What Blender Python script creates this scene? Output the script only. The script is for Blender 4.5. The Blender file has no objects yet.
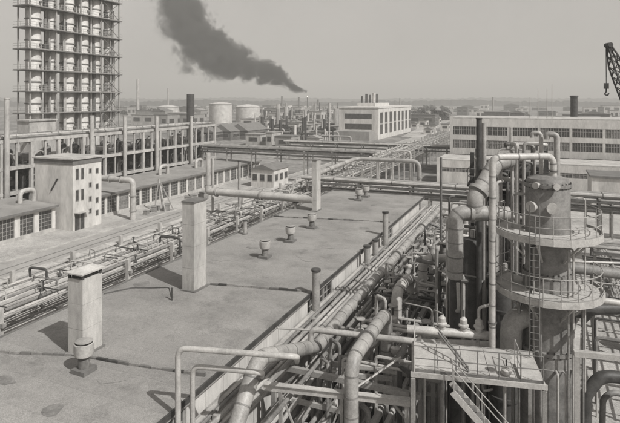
import bpy, bmesh, math, random
from mathutils import Vector
R_ = math.radians
random.seed(7)
scene = bpy.context.scene
C = scene.collection

# ------------------------------------------------------------------ camera
H = 21.0                                  # eye height above the yard
F_PX, CX, HY = 537.0, 310.0, 99.0         # focal length, centre and horizon in photograph pixels
YAW = math.atan2(229.0, F_PX)             # view direction is turned left of the street axis (+Y)
SN, CS = math.sin(YAW), math.cos(YAW)
cam_d = bpy.data.cameras.new('camera')
cam = bpy.data.objects.new('camera', cam_d); C.objects.link(cam)
cam.location = (0, 0, H); cam.rotation_euler = (R_(90), 0, YAW)
cam_d.sensor_width = 36; cam_d.lens = F_PX / 620 * 36
cam_d.shift_y = -(211.5 - HY) / 620
cam_d.clip_start = 0.2; cam_d.clip_end = 12000
scene.camera = cam

# ------------------------------------------------------------------ world and sun
SUN_EL, SUN_AZ = 47.0, Vector((0.93, -0.37, 0)).normalized()
w = bpy.data.worlds.new('World'); scene.world = w; w.use_nodes = True
nt = w.node_tree; bgn = nt.nodes['Background']
sky = nt.nodes.new('ShaderNodeTexSky'); sky.sky_type = 'NISHITA'; sky.sun_disc = False
sky.sun_elevation = R_(SUN_EL); sky.sun_rotation = math.atan2(SUN_AZ.x, SUN_AZ.y)
sky.dust_density = 3.0; sky.air_density = 1.0
hs = nt.nodes.new('ShaderNodeHueSaturation'); hs.inputs['Saturation'].default_value = 0.0
tn = nt.nodes.new('ShaderNodeMix'); tn.data_type = 'RGBA'; tn.blend_type = 'MULTIPLY'; tn.inputs[0].default_value = 1
tn.inputs[7].default_value = (1.0, 0.952, 0.905, 1)
nt.links.new(sky.outputs[0], hs.inputs['Color']); nt.links.new(hs.outputs[0], tn.inputs[6])
tc = nt.nodes.new('ShaderNodeTexCoord'); cl = nt.nodes.new('ShaderNodeTexNoise'); cl.inputs['Scale'].default_value = 5; cl.inputs['Detail'].default_value = 8; cl.inputs['Roughness'].default_value = .68
cr = nt.nodes.new('ShaderNodeMapRange'); cr.inputs['From Min'].default_value = .3; cr.inputs['From Max'].default_value = .7; cr.inputs['To Min'].default_value = .9; cr.inputs['To Max'].default_value = 1.1
cm = nt.nodes.new('ShaderNodeMix'); cm.data_type = 'RGBA'; cm.blend_type = 'MULTIPLY'; cm.inputs[0].default_value = 1   # thin even cloud veil over the whole sky
nt.links.new(tc.outputs['Generated'], cl.inputs[0]); nt.links.new(cl.outputs[0], cr.inputs[0])
nt.links.new(tn.outputs[2], cm.inputs[6]); nt.links.new(cr.outputs[0], cm.inputs[7]); nt.links.new(cm.outputs[2], bgn.inputs[0]); bgn.inputs[1].default_value = 0.10
sun_d = bpy.data.lights.new('sun', 'SUN'); sun_d.energy = 4.8; sun_d.angle = R_(0.6); sun_d.color = (1, .985, .95)
sun = bpy.data.objects.new('sun', sun_d); C.objects.link(sun)
sd = Vector((SUN_AZ.x * math.cos(R_(SUN_EL)), SUN_AZ.y * math.cos(R_(SUN_EL)), math.sin(R_(SUN_EL))))
sun.rotation_euler = sd.to_track_quat('Z', 'Y').to_euler(); sun.location = (40, -40, 80)
scene.view_settings.view_transform = 'Standard'; scene.view_settings.look = 'None'
scene.view_settings.exposure = 0.12
scene.cycles.volume_step_rate = 0.3; scene.view_settings.gamma = 1.0

# ------------------------------------------------------------------ pixel -> place helpers (photograph pixels)
def pt(px, py, t):
    r = (px - CX) / F_PX
    return Vector((t * (-SN + r * CS), t * (CS + r * SN), H - t * (py - HY) / F_PX))
def pz(px, py, z): return pt(px, py, (H - z) * F_PX / (py - HY))
def pX(px, py, X): return pt(px, py, X / (-SN + (px - CX) / F_PX * CS))
def pY(px, py, Y): return pt(px, py, Y / (CS + (px - CX) / F_PX * SN))

# ------------------------------------------------------------------ materials
TINT = (1.0, 0.972, 0.934)
ALB = .69
def mat(name, g, amp=.16, scale=1.2, rough=.75, metal=0.0, bump=0.0, streak=1.0, fine=9.0, spec=.4, grain=.13, grain_s=30.0, laps=False):
    m = bpy.data.materials.new(name); m.use_nodes = True; g *= ALB
    n = m.node_tree.nodes; l = m.node_tree.links; b = n['Principled BSDF']
    geo = n.new('ShaderNodeNewGeometry'); mp = n.new('ShaderNodeMapping')
    mp.inputs['Scale'].default_value = (1, 1, 1.0 / streak)
    l.new(geo.outputs['Position'], mp.inputs[0])
    n1 = n.new('ShaderNodeTexNoise'); n1.inputs['Scale'].default_value = scale; n1.inputs['Detail'].default_value = 5; n1.inputs['Roughness'].default_value = .62
    n2 = n.new('ShaderNodeTexNoise'); n2.inputs['Scale'].default_value = scale * fine; n2.inputs['Detail'].default_value = 3
    l.new(mp.outputs[0], n1.inputs[0]); l.new(mp.outputs[0], n2.inputs[0])
    mx = n.new('ShaderNodeMath'); mx.operation = 'MULTIPLY_ADD'; mx.inputs[1].default_value = .45
    l.new(n2.outputs[0], mx.inputs[0]); l.new(n1.outputs[0], mx.inputs[2])
    mr = n.new('ShaderNodeMapRange'); mr.inputs['From Min'].default_value = .45; mr.inputs['From Max'].default_value = 1.0
    mr.inputs['To Min'].default_value = max(0.01, g * (1 - 1.6 * amp)); mr.inputs['To Max'].default_value = g * (1 + 1.6 * amp)
    l.new(mx.outputs[0], mr.inputs['Value'])
    n3 = n.new('ShaderNodeTexNoise'); n3.inputs['Scale'].default_value = grain_s; n3.inputs['Detail'].default_value = 2
    l.new(geo.outputs['Position'], n3.inputs[0])
    m3 = n.new('ShaderNodeMapRange'); m3.inputs['From Min'].default_value = .3; m3.inputs['From Max'].default_value = .7; m3.inputs['To Min'].default_value = 1 - grain; m3.inputs['To Max'].default_value = 1 + grain
    l.new(n3.outputs[0], m3.inputs[0])
    mg = n.new('ShaderNodeMath'); mg.operation = 'MULTIPLY'; l.new(mr.outputs[0], mg.inputs[0]); l.new(m3.outputs[0], mg.inputs[1])
    ml = n.new('ShaderNodeMix'); ml.data_type = 'RGBA'; ml.blend_type = 'MULTIPLY'; ml.inputs[0].default_value = 1
    ml.inputs[6].default_value = (*TINT, 1); l.new(mg.outputs[0], ml.inputs[7])
    l.new(ml.outputs[2], b.inputs['Base Color'])
    b.inputs['Roughness'].default_value = rough; b.inputs['Metallic'].default_value = metal
    b.inputs['Specular IOR Level'].default_value = spec
    if laps:                                  # felt strips one metre wide: each roll a little different
        sx_ = n.new('ShaderNodeSeparateXYZ'); l.new(geo.outputs['Position'], sx_.inputs[0])
        fl = n.new('ShaderNodeMath'); fl.operation = 'FLOOR'; l.new(sx_.outputs['Y'], fl.inputs[0])
        wn = n.new('ShaderNodeTexWhiteNoise'); wn.noise_dimensions = '1D'; l.new(fl.outputs[0], wn.inputs['W'])
        fx = n.new('ShaderNodeMath'); fx.operation = 'FRACT'; l.new(sx_.outputs['Y'], fx.inputs[0])
        lt = n.new('ShaderNodeMath'); lt.operation = 'LESS_THAN'; l.new(fx.outputs[0], lt.inputs[0]); lt.inputs[1].default_value = .035
        n4 = n.new('ShaderNodeTexNoise'); n4.inputs['Scale'].default_value = .55; n4.inputs['Detail'].default_value = 7; n4.inputs['Roughness'].default_value = .7; l.new(geo.outputs['Position'], n4.inputs[0])
        r4 = n.new('ShaderNodeMapRange'); r4.inputs['From Min'].default_value = .52; r4.inputs['From Max'].default_value = .7; r4.inputs['To Min'].default_value = 1.0; r4.inputs['To Max'].default_value = .72; l.new(n4.outputs[0], r4.inputs[0])
        a1 = n.new('ShaderNodeMath'); a1.operation = 'MULTIPLY_ADD'; l.new(wn.outputs['Value'], a1.inputs[0]); a1.inputs[1].default_value = .1; a1.inputs[2].default_value = .95
        a2 = n.new('ShaderNodeMath'); a2.operation = 'MULTIPLY_ADD'; l.new(lt.outputs[0], a2.inputs[0]); a2.inputs[1].default_value = -.1; l.new(a1.outputs[0], a2.inputs[2])
        a3 = n.new('ShaderNodeMath'); a3.operation = 'MULTIPLY'; l.new(a2.outputs[0], a3.inputs[0]); l.new(r4.outputs[0], a3.inputs[1])
        a4 = n.new('ShaderNodeMath'); a4.operation = 'MULTIPLY'; l.new(mg.outputs[0], a4.inputs[0]); l.new(a3.outputs[0], a4.inputs[1])
        l.new(a4.outputs[0], ml.inputs[7])
    if bump:
        bp = n.new('ShaderNodeBump'); bp.inputs['Strength'].default_value = bump; bp.inputs['Distance'].default_value = .05
        l.new(n2.outputs[0], bp.inputs['Height']); l.new(bp.outputs[0], b.inputs['Normal'])
    return m
M = dict(
    ground=mat('yard_ground', .47, .30, .12, .95, fine=14, bump=.3, grain=.3, grain_s=9),
    field=mat('far_ground', .24, .6, .014, .95, fine=9, grain=.35, grain_s=.5),
    road=mat('asphalt', .42, .16, .3, .9, fine=12),
    pad=mat('pad_concrete', .07, .6, .35, .9, fine=8, bump=.2),  # near-black, blotchy concrete for the process pad
    felt=mat('roofing_felt', .33, .16, .22, .95, fine=31, bump=.35, grain=.26, grain_s=26, laps=True),
    tar=mat('tar', .07, .3, 2, .8),
    conc=mat('concrete', .36, .18, .5, .9, streak=3, bump=.15),
    conc_lt=mat('light_concrete', .54, .24, .6, .9, streak=3, bump=.1),
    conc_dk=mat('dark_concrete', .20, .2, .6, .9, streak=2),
    white=mat('white_plaster', .72, .2, .5, .9, streak=4, bump=.1),
    slate=mat('slate_roof', .22, .16, .7, .9, bump=.2),
    glass=mat('window_glass', .075, .62, 1.3, .15, spec=.6, fine=3),
    glass2=mat('dusty_glass', .24, .5, 1.3, .35, spec=.5, fine=3),
    patch=mat('tar_patch', .25, .3, 1.5, .9),
    frame=mat('window_frame', .42, .12, 2, .7),
    clad=mat('aluminium_cladding', .40, .26, .8, .5, fine=11, bump=.12),
    clad_lt=mat('bright_cladding', .54, .22, .8, .45, fine=11, bump=.1),
    clad_md=mat('weathered_cladding', .25, .34, .9, .6, fine=9, bump=.12),
    steel=mat('painted_steel', .40, .2, 1.5, .6),
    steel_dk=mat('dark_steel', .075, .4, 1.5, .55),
    steel_md=mat('grey_steel', .2, .3, 1.5, .6),
    grate=mat('deck_plate', .52, .18, 1.4, .8, bump=.2),
    tank=mat('tank_paint', .66, .2, .4, .6),
    leaf=mat('foliage', .06, .5, .8, .9, spec=.1),
    bark=mat('bark', .1, .3, 3, .9),
    brick=mat('brickwork', .16, .25, .6, .9),
    hill=mat('wooded_hill', .045, .6, .03, .95),
    timber=mat('timber', .3, .3, 2, .9),
)

# ------------------------------------------------------------------ mesh helpers
class MB:
    def __init__(s): s.v = []; s.f = []; s.sm = []
    def add(s, vs, fs, smooth=False):
        o = len(s.v); s.v += [tuple(a) for a in vs]
        s.f += [tuple(i + o for i in q) for q in fs]; s.sm += [smooth] * len(fs); return s
    def box(s, x0, x1, y0, y1, z0, z1):
        vs = [(x, y, z) for z in (z0, z1) for y in (y0, y1) for x in (x0, x1)]
        return s.add(vs, [(0, 2, 3, 1), (4, 5, 7, 6), (0, 1, 5, 4), (2, 6, 7, 3), (0, 4, 6, 2), (1, 3, 7, 5)])
    def beam(s, p, q, a, b=None, up=(0, 0, 1)):
        p, q = Vector(p), Vector(q); b = a if b is None else b
        d = (q - p).normalized(); u = Vector(up)
        if abs(d.dot(u)) > .98: u = Vector((0, 1, 0))
        e = d.cross(u).normalized(); g = e.cross(d).normalized()
        vs = [o + e * (sx * a / 2) + g * (sz * b / 2) for o in (p, q) for sx, sz in ((-1, -1), (1, -1), (1, 1), (-1, 1))]
        return s.add(vs, [(3, 2, 1, 0), (4, 5, 6, 7), (0, 1, 5, 4), (1, 2, 6, 5), (2, 3, 7, 6), (3, 0, 4, 7)])
    def sweep(s, pts, rad, n=10, caps=True):
        pts = [Vector(p) for p in pts]; k = len(pts)
        rad = rad if isinstance(rad, (list, tuple)) else [rad] * k
        tan = []
        for i in range(k):
            a = pts[i] - pts[i - 1] if i else pts[1] - pts[0]
            b = pts[i + 1] - pts[i] if i < k - 1 else a
            tan.append((a.normalized() + b.normalized()).normalized())
        u = Vector((0, 0, 1)) if abs(tan[0].z) < .9 else Vector((1, 0, 0))
        e = tan[0].cross(u).normalized(); vs = []
        for i in range(k):
            e = (e - tan[i] * e.dot(tan[i])).normalized(); g = tan[i].cross(e)
            vs += [pts[i] + (e * math.cos(2 * math.pi * j / n) + g * math.sin(2 * math.pi * j / n)) * rad[i] for j in range(n)]
        fs = [(i * n + j, i * n + (j + 1) % n, (i + 1) * n + (j + 1) % n, (i + 1) * n + j) for i in range(k - 1) for j in range(n)]
        s.add(vs, fs, True)
        if caps:
            s.add(vs[:n], [tuple(reversed(range(n)))]); s.add(vs[-n:], [tuple(range(n))])
        return s
    def cyl(s, p, q, r, n=12, r2=None, caps=True): return s.sweep([p, q], [r, r if r2 is None else r2], n, caps)
    def tube(s, pts, r, n=10, bend=None, caps=True): return s.sweep(rounded(pts, bend if bend else r * 2.6), r, n, caps)
    def lathe(s, prof, c, n=16):
        c = Vector(c); k = len(prof)
        vs = [c + Vector((a * math.cos(2 * math.pi * j / n), a * math.sin(2 * math.pi * j / n), z)) for a, z in prof for j in range(n)]
        fs = [(i * n + j, i * n + (j + 1) % n, (i + 1) * n + (j + 1) % n, (i + 1) * n + j) for i in range(k - 1) for j in range(n)]
        s.add(vs, fs, True)
        if prof[0][0] > .02: s.add(vs[:n], [tuple(reversed(range(n)))])
        if prof[-1][0] > .02: s.add(vs[-n:], [tuple(range(n))])
        return s
    def mesh(s, name, m, org=(0, 0, 0)):
        me = bpy.data.meshes.new(name); o = Vector(org)
        me.from_pydata([tuple(Vector(a) - o) for a in s.v], [], s.f)
        me.polygons.foreach_set('use_smooth', s.sm); me.materials.append(M[m] if isinstance(m, str) else m)
        if any(s.sm): me.set_sharp_from_angle(angle=R_(42))
        me.update(); return me
    def build(s, name, m, par=None, org=None):
        if org is None: org = wloc(par) if par else (0, 0, 0)
        ob = bpy.data.objects.new(name, s.mesh(name, m, org)); C.objects.link(ob)
        if par: ob.parent = par
        else: ob.location = org
        return ob
def rounded(pts, rad, seg=5):
    pts = [Vector(p) for p in pts]; out = [pts[0]]
    for i in range(1, len(pts) - 1):
        a, b, c = pts[i - 1], pts[i], pts[i + 1]
        d1, d2 = (a - b), (c - b); l1, l2 = d1.length, d2.length
        ang = d1.angle(d2)
        if ang > 3.05: out.append(b); continue
        t = min(rad / math.tan(ang / 2), l1 * .48, l2 * .48)
        p, q = b + d1.normalized() * t, b + d2.normalized() * t
        for k in range(seg + 1):
            u = k / seg; out.append(p * (1 - u) ** 2 + b * 2 * u * (1 - u) + q * u * u)
    out.append(pts[-1]); return out
def wloc(o):
    v = Vector((0, 0, 0))
    while o: v += o.location; o = o.parent
    return v
def tag(o, label, cat, group=None, kind=None):
    if label: o['label'] = label
    if cat: o['category'] = cat
    if group: o['group'] = group
    if kind: o['kind'] = kind
    return o
def thing(name, label, cat, loc=(0, 0, 0), group=None):
    o = bpy.data.objects.new(name, None); C.objects.link(o); o.location = loc; o.empty_display_size = .3
    return tag(o, label, cat, group)
def struct(o): o['kind'] = 'structure'; return o
def piece(name, me, par, loc=(0, 0, 0)):
    o = bpy.data.objects.new(name, me); C.objects.link(o); o.parent = par; o.location = loc; return o
def dup(root, loc, label=None, group=None):
    r = root.copy(); C.objects.link(r); r.location = loc
    if label: r['label'] = label
    if group: r['group'] = group
    for ch in root.children:
        c = ch.copy(); C.objects.link(c); c.parent = r
        for g in ch.children:
            d = g.copy(); C.objects.link(d); d.parent = c
    return r
def V(*a): return Vector(a)

# a pipe: one thing; flanges / cladding bands as parts
def pipe(name, label, pts, r, m='clad', bend=None, flange=None, group=None, cat='pipe', n=10, bands=(), flm='steel_md', caps=True, lag=0):
    base = Vector(pts[0])
    for p in pts:
        if p[2] < base.z: base = Vector(p)
    mb = MB().tube(pts, r, n, bend, caps)
    if not flange and not bands and not lag:
        return tag(mb.build(name, m, None, base), label, cat, group)
    t = thing(name, label, cat, base, group)
    mb.build('pipe_body', m, t)
    path = [Vector(p) for p in pts]
    if flange:
        acc = flange * .6
        for a, b in zip(path, path[1:]):
            L = (b - a).length; d = (b - a) / L; s = acc
            while s < L - r:
                if s > r * 2:
                    MB().cyl(a + d * (s - r * .16), a + d * (s + r * .16), r * 1.28, n).build('flange', flm, t)
                s += flange
            acc = s - L
    if lag:
        path2 = rounded(pts, bend if bend else r * 2.6); acc = lag * .5
        for a, b in zip(path2, path2[1:]):
            L = (b - a).length
            if L < 1e-4: continue
            d = (b - a) / L; q_ = acc
            while q_ < L:
                MB().cyl(a + d * (q_ - .035), a + d * (q_ + .035), r * 1.035, n).build('lagging_band', 'clad_md', t); q_ += lag
            acc = q_ - L
    for a, d in bands:
        a = Vector(a); d = Vector(d).normalized()
        MB().cyl(a - d * r * .22, a + d * r * .22, r * 1.32, max(n, 12)).build('flange', flm, t)
    return t

# railing made of posts and two rails along a polyline
def railing(mb, pts, h=1.05, r=.025, step=1.2, closed=False):
    pts = [Vector(p) for p in pts]
    if closed: pts = pts + [pts[0]]
    for a, b in zip(pts, pts[1:]):
        n_ = max(1, round((b - a).length / step))
        for k in range(n_): 
            p = a.lerp(b, k / n_); mb.cyl(p, p + V(0, 0, h), r, 6)
        for hh in (h, h * .52): mb.cyl(a + V(0, 0, hh), b + V(0, 0, hh), r, 6)
        mb.beam(a + V(0, 0, .06), b + V(0, 0, .06), .015, .12)
    mb.cyl(pts[-1], pts[-1] + V(0, 0, h), r, 6)
    return mb

# =================================================================== SETTING
struct(MB().add([(-6000, -400, 0), (6000, -400, 0), (6000, 7000, 0), (-6000, 7000, 0)], [(0, 1, 2, 3)]).build('ground', 'field'))
struct(MB().add([(-190, -20, .004), (70, -20, .004), (70, 132, .004), (-190, 132, .004)], [(0, 1, 2, 3)]).build('yard', 'ground'))
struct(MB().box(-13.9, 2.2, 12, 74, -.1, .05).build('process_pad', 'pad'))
struct(MB().box(-63, -54, -10, 300, -.1, .012).build('service_road', 'road'))
struct(MB().box(-54, -53.7, -10, 250, -.1, .14).build('kerb', 'conc_lt'))
struct(MB().box(-63.3, -63, -10, 300, -.1, .14).build('kerb', 'conc_lt'))
struct(MB().box(-42, -30, 300, 2500, -.1, .02).build('far_road', 'ground'))
def far_road2():
    a, b = pz(412, 137, 0), pz(446, 118, 0)
    mb = MB(); mb.add([a + V(-6, 0, .02), a + V(6, 0, .02), b + V(9, 0, .02), b + V(-9, 0, .02)], [(0, 1, 2, 3)])
    struct(mb.build('far_track', 'ground'))
far_road2()
for k, x in enumerate((-60.9, -59.2, -57.4, -55.7)):
    mb = MB(); vs = []
    for q in range(60):
        y = 20 + 3.5 * q; xx = x + .35 * math.sin(y * .05 + k // 2); vs += [(xx - .13, y, .017), (xx + .13, y, .017)]
    mb.add(vs, [(2 * q, 2 * q + 1, 2 * q + 3, 2 * q + 2) for q in range(59)]); struct(mb.build('tyre_track', 'conc_dk'))
# wooded rise on the horizon
def hills():
    rng = random.Random(3); mb = MB()
    for k, (dist, hh) in enumerate(((1700, 15), (2900, 25))):
        N = 700; vs = []
        for i in range(N + 1):
            a = R_(-75 + 150 * i / N) + YAW
            hz = hh + 2.5 * math.sin(i * .051 + k) + 1.6 * math.sin(i * .143 + 2 * k) + rng.uniform(-2.2, 2.2)
            for dd, z in ((dist, -1), (dist + 30, hz), (dist + 500, hz * .9), (dist + 700, -1)):
                vs.append((-math.sin(a) * dd, math.cos(a) * dd, z))
        fs = [(i * 4 + j, i * 4 + 4 + j, i * 4 + 5 + j, i * 4 + 1 + j) for i in range(N) for j in range(3)]
        mb.add(vs, fs)
    struct(mb.build('hills', 'hill'))
hills()

# =================================================================== MAIN WORKSHOP (near building, z of roof = 8)
RX0, RX1, RY0, RY1, RZ = -26.7, -14.2, 6.0, 71.5, 8.0
def main_building():
    t = thing('flat_roofed_workshop', 'long flat grey-roofed workshop running from the foreground to the middle', 'building', (-20.6, 40, 0))
    o = wloc(t)
    MB().box(RX0, RX0 + .3, RY0, RY1, 0, 7.7).build('wall', 'conc_lt', t)
    MB().box(RX0 + .3, RX1 - .35, RY1 - .3, RY1, 0, 7.7).build('wall', 'conc_lt', t)
    MB().box(RX0 + .3, RX1 - .35, RY0, RY0 + .3, 0, 7.7).build('wall', 'conc_lt', t)
    MB().box(RX1 - .35, RX1 - .22, RY0, RY1, 0, 7.7).build('wall', 'conc', t)
    # side wall of precast panels, windows between
    pan = MB().box(0, .22, .02, 1.48, 0, 4.96).mesh('wall_panel', 'white'); pan2 = MB().box(0, .22, .02, 1.48, 0, 2.66).mesh('wall_panel', 'white')
    fr = MB(); fr.box(0, .14, .02, .1, 0, 2.66).box(0, .14, 1.4, 1.48, 0, 2.66).box(0, .14, .1, 1.4, 0, .08).box(0, .14, .1, 1.4, 2.58, 2.66).box(0, .1, .72, .78, .08, 2.58)
    fr.box(0, .1, .1, .72, 1.0, 1.06).box(0, .1, .78, 1.4, 1.0, 1.06).box(0, .1, .1, .72, 1.85, 1.9).box(0, .1, .78, 1.4, 1.85, 1.9)
    frm = fr.mesh('window', 'frame')
    gl = MB().box(.02, .05, .08, .72, .06, 2.6).mesh('pane', 'glass')
    k = 0; y = RY0
    while y < RY1 - 1.4:
        piece('wall_panel', pan, t, (RX1 - .22 - o.x, y - o.y, .02))
        if k % 12 in (6, 7, 8):
            f = piece('window', frm, t, (RX1 - .22 - o.x, y - o.y, 5.02))
            piece('pane', gl, f, (0, 0, 0)); piece('pane', gl, f, (0, .68, 0))
        else: piece('wall_panel', pan2, t, (RX1 - .22 - o.x, y - o.y, 5.02))
        y += 1.5; k += 1
    MB().box(RX0 - .25, RX1 + .2, RY0 - .1, RY1 + .2, 7.7, 7.93).build('roof_slab', 'conc', t)
    # felt sheet, slightly uneven
    rng = random.Random(2); mb = MB(); nx, ny = 26, 120; vs = []
    for j in range(ny + 1):
        for i in range(nx + 1):
            x = RX0 - .2 + (RX1 - RX0 + .35) * i / nx; yy = RY0 - .05 + (RY1 - RY0 + .2) * j / ny
            vs.append((x, yy, 8.0 + .02 * math.sin(x * 1.3 + yy * .21) + .025 * math.sin(yy * .7 + x * .3) + rng.uniform(-.006, .006)))
    mb.add(vs, [(j * (nx + 1) + i, j * (nx + 1) + i + 1, (j + 1) * (nx + 1) + i + 1, (j + 1) * (nx + 1) + i) for j in range(ny) for i in range(nx)], True)
    mb.build('roof_felt', 'felt', t)
    MB().box(RX1 + .15, RX1 + .24, RY0 - .1, RY1 + .2, 7.82, 8.06).build('roof_edge_trim', 'steel_dk', t)
    MB().box(RX0 - .33, RX0 - .2, RY0 - .1, RY1 + .2, 7.72, 8.08).build('roof_edge_trim', 'conc_dk', t)
    MB().box(RX0 - .2, RX1 + .15, RY1 + .1, RY1 + .22, 7.72, 8.1).build('roof_edge_trim', 'conc_dk', t)
    for k in range(26):
        x, y = rng.uniform(RX0 + 1, RX1 - 1), rng.uniform(14, 66); R0 = rng.uniform(.2, .8); m_ = 11; zf = lambda x, y: 8.0 + .02 * math.sin(x * 1.3 + y * .21) + .025 * math.sin(y * .7 + x * .3) + .012
        el = rng.uniform(.5, 1.6); vs = [V(x, y, zf(x, y))]
        for q in range(m_):
            a = 2 * math.pi * q / m_; rr = R0 * rng.uniform(.6, 1.15); vs.append(V(x + rr * el * math.cos(a), y + rr / el * math.sin(a), zf(x + rr * el * math.cos(a), y + rr / el * math.sin(a))))
        MB().add(vs, [(0, 1 + q, 1 + (q + 1) % m_) for q in range(m_)]).build('felt_patch', 'patch' if k % 2 else 'felt', t)
    # expansion joints: rows of short cover plates, some tarred
    rows = ([(-26.6, 18.7), (-21.5, 20.3), (-16.6, 20.9), (-14.4, 21.3)], [(-21.2, 31.9), (-17.6, 32.6), (-14.4, 33.2)], [(-26.9, 53.0), (-14.4, 55.2)])
    q = 0
    for row in rows:
        for (xa, ya), (xb, yb) in zip(row, row[1:]):
            L = math.hypot(xb - xa, yb - ya); n_ = max(2, int(L / .55))
            for k in range(n_):
                a = V(xa + (xb - xa) * (k + .03) / n_, ya + (yb - ya) * (k + .03) / n_, 8.05); b = V(xa + (xb - xa) * (k + .97) / n_, ya + (yb - ya) * (k + .97) / n_, 8.05)
                MB().beam(a, b, .13, .1 + .03 * (q % 3)).build('joint_cover', ('tar', 'conc_dk', 'felt', 'felt')[rng.randrange(4)], t); q += 1
    return t
main_building()

# roof ventilators
def roof_vent():
    t = thing('roof_ventilator', '', 'ventilator')
    MB().box(-.42, .42, -.42, .42, -.04, .22).build('kerb_box', 'conc_dk', t)
    MB().lathe([(.27, .22), (.27, .62), (.22, .66), (.22, .8)], (0, 0, 0)).build('duct', 'clad_md', t)
    d = MB().lathe([(.3, .74), (.42, .82), (.46, 1.0), (.46, 1.38), (.4, 1.4), (.4, .84), (.3, .76)], (0, 0, 0)); d.build('deflector_drum', 'clad_lt', t)
    MB().lathe([(.4, 1.46), (.4, 1.49), (.1, 1.54), (0.0, 1.55)], (0, 0, 0)).build('rain_cap', 'clad', t)
    st = MB()
    for k in range(3):
        a = 2.1 * k; st.cyl((.33 * math.cos(a), .33 * math.sin(a), .7), (.33 * math.cos(a), .33 * math.sin(a), 1.5), .02, 5)
    st.build('cap_stay', 'steel_md', t)
    return t
rv = roof_vent(); g = 'drum ventilators on the flat roof'
spots = [(84, 372, 'drum ventilator nearest the camera, in front of the short square shaft'),
         (265, 258, 'drum ventilator nearest on the middle of the roof, first of three in line'),
         (290.5, 242, 'middle drum ventilator of the three in line along the roof'),
         (312, 228.5, 'drum ventilator at the foot of the slim far shaft'),
         (359, 200.5, 'left one of the two drum ventilators at the far end of the roof'),
         (366, 197, 'right one of the two drum ventilators at the far end of the roof')]
for i, (px, py, lb) in enumerate(spots):
    p = pz(px, py, 8.0)
    if i == 0: rv.location = p; rv['label'] = lb; rv['group'] = g
    else: dup(rv, p, lb, g)

# square ventilation shafts
def shaft(label, c, wx, wy, h, n, lid):
    t = thing('ventilation_shaft', label, 'shaft', (c[0], c[1], 7.96), 'rectangular shafts on the flat roof')
    o = wloc(t); hh = h / n
    MB().box(o.x - wx / 2 - .12, o.x + wx / 2 + .12, o.y - wy / 2 - .12, o.y + wy / 2 + .12, 7.95, 8.12).build('base_kerb', 'conc_dk', t)
    for k in range(n):
        e = .006 * (k % 2)
        MB().box(o.x - wx / 2 - e, o.x + wx / 2 + e, o.y - wy / 2 - e, o.y + wy / 2 + e, 8.1 + k * hh + (.012 if k else 0), 8.1 + (k + 1) * hh).build('shaft_section', 'conc_lt', t)
    z = 8.1 + h
    if lid:
        for sx in (-1, 1):
            for sy in (-1, 1): MB().box(o.x + sx * (wx / 2 - .06) - .06, o.x + sx * (wx / 2 - .06) + .06, o.y + sy * (wy / 2 - .06) - .06, o.y + sy * (wy / 2 - .06) + .06, z, z + .25).build('lid_post', 'steel_dk', t)
        MB().box(o.x - wx / 2 + .13, o.x + wx / 2 - .13, o.y - wy / 2 + .13, o.y + wy / 2 - .13, z, z + .25).build('louvre', 'steel_dk', t)
        l = MB(); a, b = wx / 2 + .1, wy / 2 + .14
        l.add([(o.x - a, o.y - b, z + .25), (o.x + a, o.y - b, z + .25), (o.x + a, o.y + b, z + .25), (o.x - a, o.y + b, z + .25),
               (o.x - a, o.y - b, z + .32), (o.x + a, o.y - b, z + .32), (o.x + a, o.y + b, z + .32), (o.x - a, o.y + b, z + .32), (o.x, o.y - b * .5, z + .5), (o.x, o.y + b * .5, z + .5)],
              [(3, 2, 1, 0), (0, 1, 5, 4), (1, 2, 6, 5), (2, 3, 7, 6), (3, 0, 4, 7), (4, 5, 8), (5, 6, 9, 8), (6, 7, 9), (7, 4, 8, 9)])
        l.build('lid', 'conc_lt', t)
    else:
        MB().box(o.x - wx / 2 - .05, o.x + wx / 2 + .05, o.y - wy / 2 - .05, o.y + wy / 2 + .05, z, z + .1).build('rim', 'conc_dk', t)
shaft('short square ventilation shaft with peaked lid, nearest on the roof', (-21.55, 20.95), .98, 1.3, 3.8, 3, True)
shaft('tall plain rectangular shaft standing mid-roof with a dark rim', (-21.75, 30.8), .95, 1.45, 5.9, 4, False)
shaft('slim far shaft on the roof where the crossing duct ends', (-23.9, 57.9), .58, 1.25, 5.8, 5, False)

# capped round stacks
def stack(label, base, h, r, cap=True, m='clad', group='capped round stacks', cat='stack', name='vent_stack', capm='steel_dk', n=14):
    t = thing(name, label, cat, base, group); b = Vector(base)
    MB().cyl(b - V(0, 0, .05), b + V(0, 0, h), r, n).build('barrel', m, t)
    MB().cyl(b - V(0, 0, .05), b + V(0, 0, .12), r * 1.35, n).build('base_ring', 'steel_md', t)
    if cap:
        MB().cyl(b + V(0, 0, h), b + V(0, 0, h + r * .5), r * 1.18, n).build('cap', capm, t)
    return t
for px, yb, yt, X, lb in ((316, 312, 271, -13.6, 'round capped stack rising beside the roof edge, nearest of the row'),
                          (367, 275, 247, -13.5, 'round capped stack by the roof edge, second of the row'),
                          (375.5, 268, 241, -13.45, 'round capped stack by the roof edge, third of the row'),
                          (385.5, 250, 213, -13.5, 'tall round capped stack by the roof edge, farthest of the row')):
    top = pX(px, yt, X)
    stack(lb, (X, top.y, .05), top.z - .05, .27)
p = pz(245, 234, 8.0); stack('small capped stub stack at the left edge of the roof', p, 1.25, .2, True)

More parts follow.
